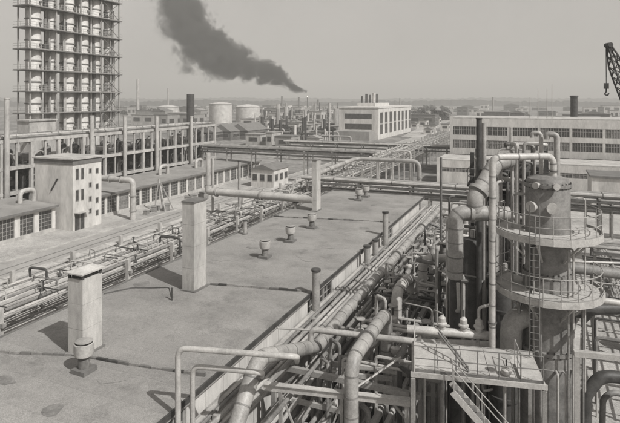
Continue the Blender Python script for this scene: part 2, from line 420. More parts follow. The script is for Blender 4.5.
# small conduit and post on the roof
c1, c2 = pz(128, 287.5, 8.06), pz(171, 287.5, 8.06)
cd = thing('roof_conduit', 'thin dark conduit ending at a short post between two shafts', 'conduit', pz(171, 299, 8.0))
cpts = [pz(104, 293.5, 8.07), pz(130, 288, 8.07), pz(169, 287.5, 8.07), pz(172, 299.5, 8.07)]
MB().tube(cpts, .03, 6, .3).build('conduit_run', 'steel_dk', cd)
c2 = cpts[-1]; MB().cyl((c2.x, c2.y, 7.95), c2 + V(0, 0, .75), .07, 8).build('post', 'steel_dk', cd)

# =================================================================== LEFT PIPE RACK
RKY0, RKY1 = 8, 250
ORD = ['first', 'second', 'third', 'fourth', 'fifth', 'sixth', 'seventh', 'eighth', 'ninth', 'tenth', 'eleventh', 'twelfth', 'thirteenth', 'fourteenth', 'fifteenth', 'sixteenth', 'seventeenth', 'eighteenth', 'nineteenth', 'twentieth', 'twenty-first', 'twenty-second']
UZ, LZ = 6.45, 4.45                       # tops of the two beam tiers
def rack_frame():
    t = thing('rack_trestle', 'light steel portal trestle carrying the long pipe rack', 'trestle', (0, 0, 0), 'trestles under the left pipe rack')
    for x in (-32.2, -38.5): MB().box(x - .15, x + .15, -.15, .15, 0, 7.35).build('leg', 'conc_lt', t)
    MB().box(-40.0, -31.8, -.13, .13, UZ - .25, UZ).build('cross_beam', 'steel', t)
    MB().box(-38.9, -31.9, -.13, .13, LZ - .22, LZ).build('cross_beam', 'steel', t)
    return t
fr0 = rack_frame(); fys = [12, 18, 22.3, 24.2] + [30 + 6 * k for k in range(37)]
for i, y in enumerate(fys):
    lb_ = ORD[i] + ' pale trestle from the camera under the left pipe rack' if i < len(ORD) else 'far pale trestle under the left pipe rack, past the roof end'
    if i == 0: fr0.location = (0, y, 0); fr0['label'] = lb_
    else: dup(fr0, (0, y, 0), lb_)
rng = random.Random(11)
def rack_pipes():
    x = -32.5; i = 0
    rad = [.08, .11, .05, .13, .06, .09, .05, .14, .05, .08, .11, .05, .07, .15, .05, .1, .06, .05, .1, .06, .08]
    while x > -37.95 and i < len(rad):
        r = rad[i]; x -= r
        y1 = (RKY1, 190, 246, 160, 128)[i % 5]
        nm = ORD[i] + (' pipe' if i % 3 else ' and darker pipe') + ' from the workshop side on the top tier of the left rack'
        z = UZ + r; pts = [(x, RKY0, z), (x, y1, z)]
        if i in (3, 7, 10, 13):     # raised expansion loop
            yl = 36 + 5.5 * i; pts = [(x, RKY0, z), (x, yl, z), (x, yl, 7.5 + .06 * i), (x, yl + 3.2, 7.5 + .06 * i), (x, yl + 3.2, z), (x, y1, z)]
        pipe('rack_pipe', nm, pts, r, ('clad', 'clad_lt', 'clad_lt', 'clad_md', 'clad_lt', 'clad', 'clad_lt')[i % 7], flange=7 + i % 4 * 2, group='pipes on the left rack', n=8, bend=r * 3)
        x -= r + .06 + .12 * rng.random(); i += 1
    x = -32.7
    for i in range(11):
        r = (.1, .17, .08, .22, .12)[i % 5]
        pipe('rack_pipe', ORD[i] + ' pipe from the workshop side on the lower tier of the left rack', [(x, RKY0, LZ + r), (x, 240 - 12 * (i % 4), LZ + r)], r, ('clad_lt', 'clad_md', 'clad')[i % 3], flange=14, group='lower pipes on the left rack', n=8)
        x -= .55
    # small branch pipes crossing over
    for k in range(120):
        y = 18 + k * 1.05 + rng.uniform(-1, 1); xa = rng.uniform(-37, -32.4); xb = max(xa - rng.uniform(.5, 2.6), -37.8); h = UZ + rng.uniform(.45, 1.0)
        pipe('branch_pipe', 'short branch pipe bent across the left pipe rack', [(xa, y, UZ - .7), (xa, y, h), (xb, y + rng.uniform(-.3, .3), h), (xb, y, UZ - .6)], rng.choice((.035, .05, .07, .1)), rng.choice(('clad_lt', 'clad_lt', 'clad', 'steel_dk', 'clad_md')), group='short branch pipes on the left rack', n=6)
    for k in range(40):
        y = 17 + k * 2.6 + rng.uniform(-1, 1); x = rng.uniform(-37.6, -32.4)
        v = thing('rack_valve', 'hand wheel valve standing up from the left pipe rack', 'valve', (x, y, UZ), 'valves on the left rack')
        h = rng.uniform(.5, .9)
        MB().cyl((x, y, UZ), (x, y, UZ + h), .04, 6).build('stem', 'steel_dk', v)
        MB().lathe([(.12, .1), (.17, .2), (.1, .4)], (x, y, UZ), 8).build('bonnet', rng.choice(('steel_md', 'clad_lt', 'steel_dk')), v)
        MB().lathe([(.04, h), (.17, h + .01), (.17, h + .04), (.04, h + .05)], (x, y, UZ), 10).build('hand_wheel', 'steel_dk', v)
    for k in range(30):
        y = 20 + k * 4 + rng.uniform(-1.5, 1.5); xa = rng.uniform(-34.5, -32.2); L = rng.uniform(1.5, 3.4)
        o = MB().beam((xa, y, UZ + .44), (xa - L, y, UZ + .44), .07, .07).build('hold_down_bar', rng.choice(('steel', 'steel_dk')), None, (xa, y, UZ + .4)); tag(o, 'thin bar laid across the pipes of the left rack', 'bar', 'bars across the left rack')
rack_pipes()
wk = thing('rack_walkway', 'pale plank walkway along the outer edge of the left pipe rack', 'walkway', (-39.4, 60, UZ))
wp = MB().box(-.5, .5, .03, 2.97, 0, .09).mesh('plank', 'conc_lt')
for k in range(60): piece('plank', wp, wk, (0, -52 + 3 * k, 0))
# crossing duct from the rack to the slim shaft, with riser
pipe('crossing_duct', 'fat pale duct crossing from the pipe rack to the slim roof shaft', [(-38.6, 57.6, 10.0), (-38.6, 57.6, 9.3), (-24.15, 57.6, 9.3)], .46, 'clad_lt', bend=.75, bands=(((-37.3, 57.6, 9.3), (1, 0, 0)), ((-31, 57.6, 9.3), (1, 0, 0))), n=16, flm='clad', cat='duct')
stack('pale riser standing on the outer end of the crossing duct', (-38.6, 57.6, 9.95), 4.2, .3, False, 'clad_lt', None, 'riser', 'duct_riser')
stack('slim pale post carrying the riser of the crossing duct', (-38.6, 58.6, 0), 13.4, .16, False, 'conc_lt', None, 'post', 'riser_post')
stack('pale standpipe behind the riser of the crossing duct', (-36.95, 62.5, 0), 12.6, .2, True, 'clad', None, 'standpipe', 'standpipe')
for x in (-28.6,):
    MB_ = thing('duct_support', 'short roof stand under the crossing duct', 'stand', (-26.4, 57.6, 8))
    MB().box(-26.5, -26.3, 57.45, 57.75, 7.95, 8.9).build('leg', 'steel', MB_)
    MB().box(-26.7, -26.1, 57.35, 57.85, 8.75, 8.84).build('saddle', 'steel_dk', MB_)

# loose timbers and pipes on the yard by the rack
for k in range(30):
    p = pz(rng.uniform(52, 150), 0, 0) if False else V(rng.uniform(-52, -41.5), rng.uniform(40, 72), .1)
    a = rng.uniform(0, 3.14); L = rng.uniform(2.5, 6)
    d = V(math.cos(a) * .4, math.sin(a), 0).normalized() * L / 2
    ob = MB().beam(p - d, p + d, rng.uniform(.12, .35), .2).build('loose_timber', rng.choice(('timber', 'conc_lt', 'steel_dk')), None, p - V(0, 0, .1))
    tag(ob, 'loose beam lying on the yard beside the left pipe rack', 'beam', 'loose beams on the yard')

crm = MB().box(-.6, .6, -.5, .5, 0, .12).box(-.55, .55, -.46, .46, .12, .95).box(-.62, .62, -.52, .52, .95, 1.05).mesh('crate', 'timber')
for k in range(12):
    o = bpy.data.objects.new('wooden_crate', crm); C.objects.link(o); o.location = (rng.uniform(-66.5, -64.2), rng.uniform(70, 108), 0); o.rotation_euler.z = rng.uniform(0, 3); o.scale = [rng.uniform(.7, 1.5)] * 3
    tag(o, 'small wooden crate by the road before the second low workshop', 'crate', 'crates before the second low workshop')
drm = MB().lathe([(.29, 0), (.29, .28), (.31, .3), (.29, .32), (.29, .58), (.31, .6), (.29, .62), (.29, .88)], (0, 0, 0), 14).mesh('drum', 'steel_md')
for k in range(18):
    o = bpy.data.objects.new('oil_drum', drm); C.objects.link(o); o.location = (rng.uniform(-48, -42), rng.uniform(34, 100), .004)
    tag(o, 'dark oil drum standing on the yard beside the left pipe rack', 'drum', 'oil drums on the yard')
# =================================================================== LEFT WORKSHOPS
def workshop(label, Y0, Y1, Xf=-71.0, dep=9.5, eave=3.85, win=(2.45, .85), nm='low_workshop'):
    t = thing(nm, label, 'building', (Xf - dep / 2, (Y0 + Y1) / 2, 0)); o = wloc(t)
    MB().box(Xf - dep, Xf - .3, Y0, Y0 + .3, 0, eave).build('wall', 'white', t)
    MB().box(Xf - dep, Xf - .3, Y1 - .3, Y1, 0, eave).build('wall', 'white', t)
    MB().box(Xf - dep, Xf - dep + .3, Y0 + .3, Y1 - .3, 0, eave).build('wall', 'white', t)
    MB().box(Xf - .3, Xf, Y0, Y1, 0, .5).build('plinth', 'conc_lt', t)
    MB().box(Xf - .3, Xf, Y0, Y1, 3.55, eave).build('lintel', 'white', t)
    ww, pw = win; pier = MB().box(-.3, 0, 0, pw, .5, 3.55).mesh('pier', 'white')
    fr = MB().box(-.26, -.14, 0, .07, .5, 3.55).box(-.26, -.14, ww - .07, ww, .5, 3.55).box(-.26, -.14, .07, ww - .07, .5, .58).box(-.26, -.14, .07, ww - .07, 3.47, 3.55)
    for k in range(1, 4): fr.box(-.25, -.16, ww * k / 4 - .03, ww * k / 4 + .03, .58, 3.47)
    for k in range(1, 5): fr.box(-.245, -.165, .07, ww - .07, .58 + 2.89 * k / 5 - .025, .58 + 2.89 * k / 5 + .025)
    frm = fr.mesh('window', 'frame'); gls = [MB().box(-.22, -.19, .05, ww - .05, .55, 3.5).mesh('pane', g_) for g_ in ('glass', 'glass', 'glass2')]; wr = random.Random(int(Y0))
    y = Y0
    while y + ww + pw < Y1 + .01:
        piece('pier', pier, t, (Xf - o.x, y - o.y, 0))
        f = piece('window', frm, t, (Xf - o.x, y + pw - o.y, 0)); piece('pane', wr.choice(gls), f)
        y += ww + pw
    if Y1 - y > .05: MB().box(Xf - .3, Xf, y, Y1, .5, 3.55).build('pier', 'white', t)
    r = MB(); a = eave; x0, x1 = Xf - dep - .2, Xf + .5
    r.add([(x1, Y0 - .2, a), (x1, Y1 + .2, a), (x0, Y1 + .2, a + .5), (x0, Y0 - .2, a + .5), (x1, Y0 - .2, a + .28), (x1, Y1 + .2, a + .28), (x0, Y1 + .2, a + .8), (x0, Y0 - .2, a + .8)],
          [(0, 3, 2, 1), (4, 5, 6, 7), (0, 1, 5, 4), (1, 2, 6, 5), (2, 3, 7, 6), (3, 0, 4, 7)])
    r.build('roof', 'felt', t)
    MB().box(x1 - .02, x1 + .06, Y0 - .25, Y1 + .25, a - .02, a + .3).build('eave_board', 'conc_dk', t)
    return t
workshop('low white workshop with tall gridded windows at the far left edge', 26, 62.9)
workshop('low white workshop with tall gridded windows right of the stair block', 70.6, 131, win=(2.5, .5))

# four storey stair block
def stair_block():
    X0, X1, Y0, Y1, h = -76.5, -68.0, 63.6, 69.6, 11.4
    t = thing('stair_block', 'four storey white stair block with small windows and flat roof', 'building', ((X0 + X1) / 2, (Y0 + Y1) / 2, 0))
    MB().box(X0, X1, Y0, Y1, 0, h - .9).build('wall', 'white', t)
    MB().box(X0 - .08, X1 + .1, Y0 - .08, Y1 + .1, h - .9, h - .1).build('cornice', 'conc_dk', t)
    MB().box(X0 - .25, X1 + .3, Y0 - .25, Y1 + .3, h - .1, h + .12).build('roof', 'conc_lt', t)
    def win(y, z, wd, ht, nm='window', m='glass'):
        f = MB().box(X1 + .003, X1 + .06, y - .07, y + wd + .07, z - .07, z).box(X1 + .003, X1 + .06, y - .07, y + wd + .07, z + ht, z + ht + .07).box(X1 + .003, X1 + .06, y - .07, y, z, z + ht).box(X1 + .003, X1 + .06, y + wd, y + wd + .07, z, z + ht)
        fo = f.build(nm, 'frame', t); MB().box(X1 + .002, X1 + .02, y, y + wd, z, z + ht).build('pane', m, fo)
    for z in (8.1, 4.7):
        for y in (64.2, 65.25): win(y, z, .5, 1.7)
    for z in (9.2, 6.9, 4.6, 2.6): win(66.9, z - .4, .5, .75)
    for z in (8.6, 6.0, 3.7, 1.6): win(68.4, z, .5, .8)
    d = MB().box(X1 + .002, X1 + .05, 64.0, 65.9, .02, 2.6).build('door', 'steel_dk', t)
    MB().box(X1 + .052, X1 + .09, 64.9, 65.0, .05, 2.55).build('door_post', 'frame', d)
    MB().box(X1, X1 + .9, 63.8, 66.1, 2.75, 2.9).build('canopy', 'conc_lt', t)
    MB().beam((-72.6, Y0 - .1, 6.2), (-71.2, Y0 - .1, 8.2), .25, .16).build('wall_brace', 'steel_dk', t)
    MB().box(X0 - .0, X1 - .9, Y1, Y1 + .95, 0, 8.0).build('annex', 'white', t)
    MB().box(X0 - .1, X1 - .8, Y1 + .105, Y1 + 1.05, 8.0, 8.2).build('annex_roof', 'conc_lt', t)
stair_block()
# roof elbows and wall ducts on the workshops
for px, lb in ((160, 'curved duct elbow on the roof of the second low workshop, left one'), (196, 'curved duct elbow on the roof of the second low workshop, right one'), (20, 'curved duct elbow on the roof of the far left workshop')):
    q = pX(px, 170, -76.0); y = q.y
    pipe('roof_elbow', lb, [(-76, y, 4.3), (-76, y, 6.3), (-76, y + 2.6, 6.3), (-76, y + 2.6, 4.3)], .38, 'clad_lt', bend=1.2, cat='duct', n=12)
q = pX(133, 222, -65.0)
pipe('wall_duct', 'tall pale round duct standing before the second low workshop', [(-65, q.y, 0), (-65, q.y, 6.8), (-74.5, q.y, 6.8), (-74.5, q.y, 4.3)], .5, 'clad_lt', bend=.9, cat='duct', n=14, flange=2.6, flm='clad')
af = thing('pipe_trestle', 'leaning A-frame trestle in front of the second low workshop', 'trestle', (-64, 82, 0))
for sy in (-1.2, 1.2):
    MB().beam((-66, 82 + sy, 0), (-66, 82, 6.0), .18).build('leg', 'steel', af)
    MB().beam((-63.5, 82 + sy, 0), (-66, 82, 6.0), .16).build('leg', 'steel', af)
MB().beam((-66, 81.2, 2.6), (-66, 82.8, 2.6), .12).build('cross_brace', 'steel', af)
# low kiosk with white gable
def kiosk(label, c, sx, sy, h, roof='slate', wall='white', wins=3, nm='small_building', group=None, pitch=.0):
    t = thing(nm, label, 'building', c, group); x, y, z = c
    MB().box(x - sx / 2, x + sx / 2, y - sy / 2, y + sy / 2, z, z + h).build('wall', wall, t)
    if pitch:
        r = MB(); a, b = sx / 2 + .3, sy / 2 + .3; zz = z + h
        r.add([(x - a, y - b, zz), (x + a, y - b, zz), (x + a, y + b, zz), (x - a, y + b, zz), (x, y - b, zz + pitch), (x, y + b, zz + pitch)], [(3, 2, 1, 0), (0, 1, 4), (2, 3, 5), (1, 2, 5, 4), (3, 0, 4, 5)])
        r.build('roof', roof, t)
    else: MB().box(x - sx / 2 - .25, x + sx / 2 + .25, y - sy / 2 - .25, y + sy / 2 + .25, z + h, z + h + .35).build('roof', roof, t)
    for k in range(wins):
        xx = x - sx / 2 + sx * (k + .5) / wins; ww = sx / wins * .28
        f = MB().box(xx - ww - .05, xx + ww + .05, y - sy / 2 - .06, y - sy / 2 - .003, z + h * .35, z + h * .75).build('window', 'frame', t)
        MB().box(xx - ww, xx + ww, y - sy / 2 - .08, y - sy / 2 - .062, z + h * .38, z + h * .72).build('pane', 'glass', f)
        yy = y - sy / 2 + sy * (k + .5) / wins; w2 = sy / wins * .28
        f = MB().box(x + sx / 2 + .003, x + sx / 2 + .06, yy - w2 - .05, yy + w2 + .05, z + h * .35, z + h * .75).build('window', 'frame', t)
        MB().box(x + sx / 2 + .062, x + sx / 2 + .08, yy - w2, yy + w2, z + h * .38, z + h * .72).build('pane', 'glass', f)
    return t
kiosk('small white gable house between the workshop end and the cross rack', (-60.5, 117, 0), 6, 8, 4.2, pitch=1.3)

# =================================================================== OPEN CONCRETE FRAME AND ITS EQUIPMENT
FX0, FX1 = -96.0, -85.0
def concrete_frame():
    Y0, nb = 46.0, 14
    t = thing('concrete_frame', 'long open concrete process frame behind the low workshops', 'frame structure', ((FX0 + FX1) / 2, Y0 + 42, 0)); o = wloc(t)
    col = MB().box(-.27, .27, -.27, .27, 0, 13.6).mesh('column', 'conc_lt')
    for k in range(nb + 1):
        for x in (FX1, FX0): piece('column', col, t, (x - o.x, Y0 + 6 * k - o.y, 0))
        if k < nb:
            piece('column', bpy.data.meshes.get('mid_col') or MB().box(-.16, .16, -.16, .16, 0, 13.6).mesh('mid_col', 'conc_lt'), t, (FX1 - .02 - o.x, Y0 + 6 * k + 3 - o.y, 0))
        for z in (4.4, 8.75, 13.4):
            MB().box(FX0, FX1, Y0 + 6 * k - .2, Y0 + 6 * k + .2, z - .35, z).build('cross_beam', 'conc', t)
    for z in (4.6, 9.0, 13.75):
        for x in (FX1, FX0): MB().box(x - .32, x + .32, Y0 - .5, Y0 + 6 * nb + .5, z - .45, z + .12).build('edge_beam', 'conc_lt', t)
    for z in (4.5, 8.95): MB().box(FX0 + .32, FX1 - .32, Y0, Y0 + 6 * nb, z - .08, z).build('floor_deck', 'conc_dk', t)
    MB().box(FX0 + .4, FX0 + .6, Y0, Y0 + 6 * nb, 0, 8.8).build('added_dark_wall', 'conc_dk', t)  # added wall, coloured dark so the lower floors look deep in shade
    rl = MB(); railing(rl, [(FX1, Y0, 13.87), (FX1, Y0 + 6 * nb, 13.87)], 1.0, .035, 3); rl.build('railing', 'steel_md', t)
    return Y0, nb
FY0, FNB = concrete_frame()
rng = random.Random(5)
for k in range(2 * FNB):
    for z in (4.5, 8.95):
        y = FY0 + 3 * k + 1.5; x = -89 + rng.uniform(-.8, .8)
        if rng.random() < .6:
            r = rng.uniform(.55, 1.0); h = rng.uniform(1.8, 3.4)
            v = thing('upright_vessel', 'upright vessel standing inside the open concrete frame', 'vessel', (x, y, z), 'vessels inside the concrete frame')
            MB().lathe([(r * .8, 0), (r, .3), (r, h - .3), (r * .6, h), (0, h + .1)], (x, y, z), 14).build('shell', rng.choice(('clad', 'steel_dk', 'clad_md')), v)
            MB().cyl((x, y, z + h), (x, y, z + h + .5), .2, 8).build('nozzle', 'steel_md', v)
        else:
            r = rng.uniform(.5, .8)
            v = thing('lying_vessel', 'lying vessel on saddles inside the open concrete frame', 'vessel', (x, y, z), 'lying vessels inside the concrete frame')
            MB().sweep([(x, y - 1.4, z + 1.2), (x, y - 1.25, z + 1.2), (x, y + 1.25, z + 1.2), (x, y + 1.4, z + 1.2)], [r * .6, r, r, r * .6], 14).build('shell', rng.choice(('clad', 'steel_md', 'clad_md')), v)
            for s in (-1, 1): MB().box(x - r * .8, x + r * .8, y + s - .12, y + s + .12, z, z + 1.0).build('saddle', 'steel_dk', v)
        xx = -86.3 + rng.uniform(-.5, .4); yy = y + rng.uniform(-2, 2)
        pipe('process_pipe', 'bent pipe inside the open concrete frame', [(xx, yy, z), (xx, yy, z + rng.uniform(1.5, 3)), (xx, yy + rng.choice((-1.8, 1.8)), z + 2.6), (xx - 1.5, yy + 1, z + .4)], rng.uniform(.1, .2), rng.choice(('clad_lt', 'clad', 'steel_dk')), group='pipes inside the concrete frame', n=8)
# tall pale stacks along the frame
lb = ['leftmost', 'second', 'third', 'fourth', 'fifth', 'sixth']
for i, (px, yt) in enumerate(((7, 99), (92, 116.5), (125, 116.5), (157, 116.5), (191.5, 117), (202, 155))):
    if i == 5: continue
    q = pX(px, yt, -83.9)
    stack(lb[i] + ' of the tall pale round stacks along the concrete frame', (-83.9, q.y, 0), q.z, .42, True, 'conc_lt', 'tall stacks along the concrete frame', capm='conc_lt')
# pipes laid along the top of the frame
for i, (x, z, r) in enumerate(((-86.2, 14.15, .28), (-87.4, 14.05, .18), (-88.3, 14.2, .33), (-90, 14.1, .22), (-92, 14.15, .3))):
    pipe('frame_top_pipe', 'long pipe lying on top of the open concrete frame', [(x, FY0, z), (x, FY0 + 6 * FNB, z)], r, ('clad', 'clad_md', 'clad_lt')[i % 3], flange=12, group='pipes on top of the concrete frame', n=8)
for k in range(FNB + 1):
    sb = MB().box(FX0 - .3, FX1 + .3, FY0 + 6 * k - .15, FY0 + 6 * k + .15, 13.4, 13.86).build('pipe_sleeper', 'steel_md')
    sb.location = (0, 0, 0); bpy.data.objects.remove(sb)
# =================================================================== COLUMN TOWER
TX0, TX1, TY0, TY1 = -102.9, -99.7, 81.2, 108.0
PLZ = [13.4, 18.0, 22.7, 27.3, 31.8, 36.4, 41.0, 45.6]
def tower():
    t = thing('tower_scaffold', 'tall steel platform structure wrapped round the distillation columns', 'steel structure', ((TX0 + TX1) / 2, (TY0 + TY1) / 2, 0))
    for x in (TX0, TX1 + .4):
        for y in (TY0 + .3, TY0 + 7, TY0 + 14, TY0 + 20.5, TY1 - .3):
            MB().box(x - .13, x + .13, y - .13, y + .13, 0, 48.5).build('post', 'steel', t)
    for z in PLZ:
        MB().box(TX0 - .6, TX1 + .9, TY0 - .6, TY1 + .4, z - .18, z).build('platform_deck', 'steel_md', t)
        rl = MB(); railing(rl, [(TX1 + .85, TY1 + .35, z), (TX1 + .85, TY0 - .55, z), (TX0 - .5, TY0 - .55, z)], 1.1, .035, 2.2); rl.build('railing', 'steel', t)
    for a, b in zip(PLZ, PLZ[1:]):
        for y0, y1 in ((TY1 - 6, TY1 - .3), (TY1 - .3, TY1 - 6)): MB().beam((TX1 + .4 + (.07 if y0 > y1 else -.07), y0, a), (TX1 + .4 + (.07 if y0 > y1 else -.07), y1, b - .2), .12).build('brace', 'steel_md', t)
tower()
cols = [(33, 1.55, 48), (50.5, 1.05, 47), (67, 1.6, 49), (81.5, 1.6, 48.6), (94, 1.45, 48), (107, .85, 46)]
names = ['leftmost fat', 'second and slimmer', 'third and fattest', 'fourth', 'fifth', 'rightmost slim']
for (px, r, h), nm in zip(cols, names):
    X = -101.3; q = pX(px, 60, X)
    t = thing('distillation_column', nm + ' pale distillation column inside the tall platform structure', 'column', (X, q.y, 0), 'distillation columns in the tower')
    MB().lathe([(r * 1.05, 0), (r * 1.05, 3), (r, 3.2), (r, h - .8), (r * .7, h - .2), (0, h)], (X, q.y, 0), 20).build('shell', 'tank', t)
    for z in PLZ[:-1]:
        MB().lathe([(r, z + 1.9), (r * 1.1, z + 1.95), (r * 1.1, z + 2.15), (r, z + 2.2)], (X, q.y, 0), 20).build('flange', 'clad_md', t)
        MB().cyl((X + r * .9, q.y + r * .3, z + 1.1), (X + r + .35, q.y + r * .3, z + 1.1), .28, 10).build('manhole', 'steel_md', t)
rng = random.Random(9)
for k in range(26):
    y = rng.choice((TY0 + 3.7, TY0 + 6, TY0 + 10.2, TY0 + 14.3, TY0 + 18.6, TY0 + 24, TY0 + 25.5)) + rng.uniform(-.5, .5); x = rng.uniform(-100.5, -99.9)
    pipe('tower_riser', 'thin riser pipe climbing among the distillation columns', [(x, y, 0), (x, y, rng.choice((30, 40, 47))), (x - 1.5, y + .6, 47)], rng.choice((.1, .15, .22)), rng.choice(('clad', 'steel_md', 'clad_lt')), group='riser pipes in the tower', n=8)
for z in PLZ[1:-1]:
    for y in (TY0 + 5.3, TY0 + 10.5, TY0 + 17, TY0 + 23.4, TY0 + 25.6):
        if rng.random() < .8:
            r = rng.uniform(.35, .7); x = -100.7
            v = thing('small_drum', 'small dark drum standing on a deck of the tall tower', 'drum', (x, y, z), 'drums on the tower decks')
            h = rng.uniform(1.2, 2.8)
            MB().lathe([(r * .7, 0), (r, .15), (r, h), (r * .5, h + .2)], (x, y, z), 12).build('shell', rng.choice(('steel_md', 'clad_md', 'steel_dk')), v)
            MB().cyl((x, y, z + h), (x, y, z + h + .5), .12, 8).build('nozzle', 'steel_dk', v)
# plain block at the tower foot
kiosk('plain concrete block standing before the foot of the tall tower', pX(37, 130, -98) * 1 - V(0, 0, pX(37, 130, -98).z), 3.5, 6.5, 16.4, 'conc_lt', 'conc_lt', 0)

# =================================================================== CROSS RACKS
def cross_rack(label, Y, Xa, Xb, z, n, step=8, group=None, seed=1, rmax=.3, gd=.32, gm='steel_md'):
    rg = random.Random(seed)
    t = thing('cross_rack', 'steel trestle row of ' + label, 'trestle', ((Xa + Xb) / 2, Y, 0))
    x = Xa
    while x <= Xb:
        for dy in (-1.1, 1.1): MB().box(x - .13, x + .13, Y + dy - .13, Y + dy + .13, 0, z).build('leg', 'steel', t)
        MB().box(x - .14, x + .14, Y - 1.6, Y + 1.6, z, z + .22).build('cross_beam', 'steel', t)
        MB().box(x - .14, x + .14, Y - 1.3, Y + 1.3, z - 1.5, z - 1.3).build('cross_beam', 'steel', t)
        x += step
    for dy in (-1.45, 1.45): MB().box(Xa, Xb, Y + dy - .08, Y + dy + .08, z - gd, z - .01).build('stringer', gm, t)
    y = Y - 1.35; i = 0
    while y < Y + 1.3:
        r = rg.uniform(.08, rmax)
        i += 1; pipe('cross_pipe', ORD[i - 1] + ' upper pipe on the ' + label, [(Xa - 1, y + r, z + .22 + r), (Xb + 1, y + r, z + .22 + r)], r, rg.choice(('clad_lt', 'clad', 'clad_md')), flange=9, group='pipes on the ' + label, n=8)
        y += 2 * r + .1
    for k in range(4):
        r = rg.uniform(.07, .18); pipe('cross_pipe', ORD[k] + ' lower pipe on the ' + label, [(Xa - 1, Y - 1 + .6 * k, z - 1.3 + r), (Xb + 1, Y - 1 + .6 * k, z - 1.3 + r)], r, 'clad_md', group='lower pipes on the ' + label, n=8)
cross_rack('cross rack just beyond the far roof end', 77.5, -33, 34, 8.3, 8, 8, seed=2)
cross_rack('far cross rack behind the small gable house', 124, -84, -37, 7.8, 8, 7.5, seed=3, rmax=.42, gd=.6, gm='steel_md')
cross_rack('low cross rack beyond the process yard', 92, -26, 36, 5.2, 6, 9, seed=4)
cross_rack('low cross rack before the white office', 168, -80, -20, 6.0, 6, 9, seed=6, rmax=.35)
cross_rack('low cross rack behind the round vessel', 60, 5, 30, 6.3, 6, 6, seed=8)
# fat pipe along the axis rising beyond the roof, then turning
pipe('trunk_main', 'fat pale trunk main climbing from the rack and turning right', [pX(318, 173.5, -34.5), pX(356, 158.5, -34.5), pX(356, 158.5, -34.5) + V(13, 0, 0), V(pX(356, 158.5, -34.5).x + 13, pX(356, 158.5, -34.5).y, 0)], .42, 'clad', bend=1.5, n=12, flange=8, flm='clad')
q = pX(356, 158.5, -34.5)
for k in range(2):
    x = -30 + 7 * k
    o = MB().box(x - .15, x + .15, q.y - .5, q.y + .5, 0, q.z - .5).build('trunk_pier', 'conc', None, (x, q.y, 0)); tag(o, 'concrete pier under the fat trunk main', 'pier', 'piers under the trunk main')
for k, dy in enumerate((-14, -7)):
    f = (dy + 14) / 30
# white expansion loop
a = pz(402, 168, 3.0)
el = pipe('expansion_loop', 'white arched expansion loop pipe in the open yard', [(a.x - 3, a.y, 0), (a.x - 3, a.y, 4.2), (a.x - 1, a.y, 4.2), (a.x - 1, a.y, 7.4), (a.x + 2.2, a.y, 7.4), (a.x + 2.2, a.y, 0)], .3, 'clad_lt', bend=1.0, n=10)

# =================================================================== PROCESS YARD (right of the main workshop)
for i in range(10):
    y = 20 + 5.6 * i
    if i == 0:
        t = thing('portal_frame', 'first steel portal frame from the camera beside the workshop wall', 'frame', (0, 0, 0), 'portal frames in the process yard')
        for x in (-13.0, -5.6):
            MB().box(x - .12, x + .12, y - .12, y + .12, 0, 7.2).build('post', 'steel', t)
        MB().box(-13.8, -5.2, y - .12, y + .12, 6.68, 6.95).build('cross_beam', 'steel', t)
        MB().box(-13.2, -5.4, y - .1, y + .1, 3.9, 4.12).build('cross_beam', 'steel', t)
        MB().beam((-13, y, 5.3), (-11.6, y, 6.66), .1).build('knee_brace', 'steel', t)
        MB().beam((-5.6, y, 5.3), (-7, y, 6.66), .1).build('knee_brace', 'steel', t)
        pf = t
    else: dup(pf, (0, y - 20, 0), ORD[i] + ' steel portal frame from the camera beside the workshop wall')
HX = -11.45
pipe('header_pipe', 'thick pale header pipe along the workshop, bending down towards the camera', [(HX, 13.6, 2.5), (HX, 17.3, 5.6), pX(258, 357, HX), pX(318, 346, HX), (HX, 33, 7.3), (HX, 69, 7.3)], .35, 'clad', bend=1.3, n=18, lag=1.1,
     bands=((pX(322, 343, HX), (0, 1, .15)), ((HX, 46, 7.36), (0, 1, 0)), ((HX, 57, 7.36), (0, 1, 0))), flm='clad_md')
for i, (x, r, m) in enumerate(((-12.15, .14, 'clad'), (-12.5, .1, 'clad_lt'), (-12.85, .13, 'clad'), (-13.3, .09, 'clad_md'), (-10.75, .11, 'clad_md'))):
    pipe('wall_pipe', ('second', 'third', 'fourth', 'fifth and closest to the wall,', 'first and farthest from the wall,')[i] + ' thin pipe beside the header along the workshop wall', [(x, 16, 6.95 + r), (x, 72 - i, 6.95 + r)], r, m, flange=9 + i, group='thin pipes along the workshop wall', n=8)
ct = thing('cable_tray', 'flat pale cable tray between the thin pipes along the workshop wall', 'cable tray', (-13.6, 45, 6.95))
MB().box(-13.75, -13.45, 18, 71, 6.955, 7.0).build('tray_floor', 'conc_lt', ct)
MB().box(-13.78, -13.752, 18, 71, 6.955, 7.1).build('tray_side', 'clad', ct)
MB().box(-13.448, -13.42, 18, 71, 6.955, 7.1).build('tray_side', 'clad', ct)
# the two near goalpost pipes at lower left
def goal(label, x0, y0, x1, y1, tt, r):
    a = pt(x0, y0, tt); b = pz(x1, y1, a.z); e = (b - V(0, 0, H)) * 1.28 + V(0, 0, H); e.z -= .25
    pipe('goalpost_pipe', label, [(a.x, a.y, .05), (a.x, a.y, a.z), b, e], r, 'clad_lt', bend=.4, n=12, group='upright pipes bent over the near end of the header pipe')
goal('taller of the two upright pipes bent over the near roof corner', 178, 348, 297, 357, 22.0, .12)
goal('lower of the two upright pipes bent over the near roof corner', 192.5, 366, 262, 373, 22.4, .11)
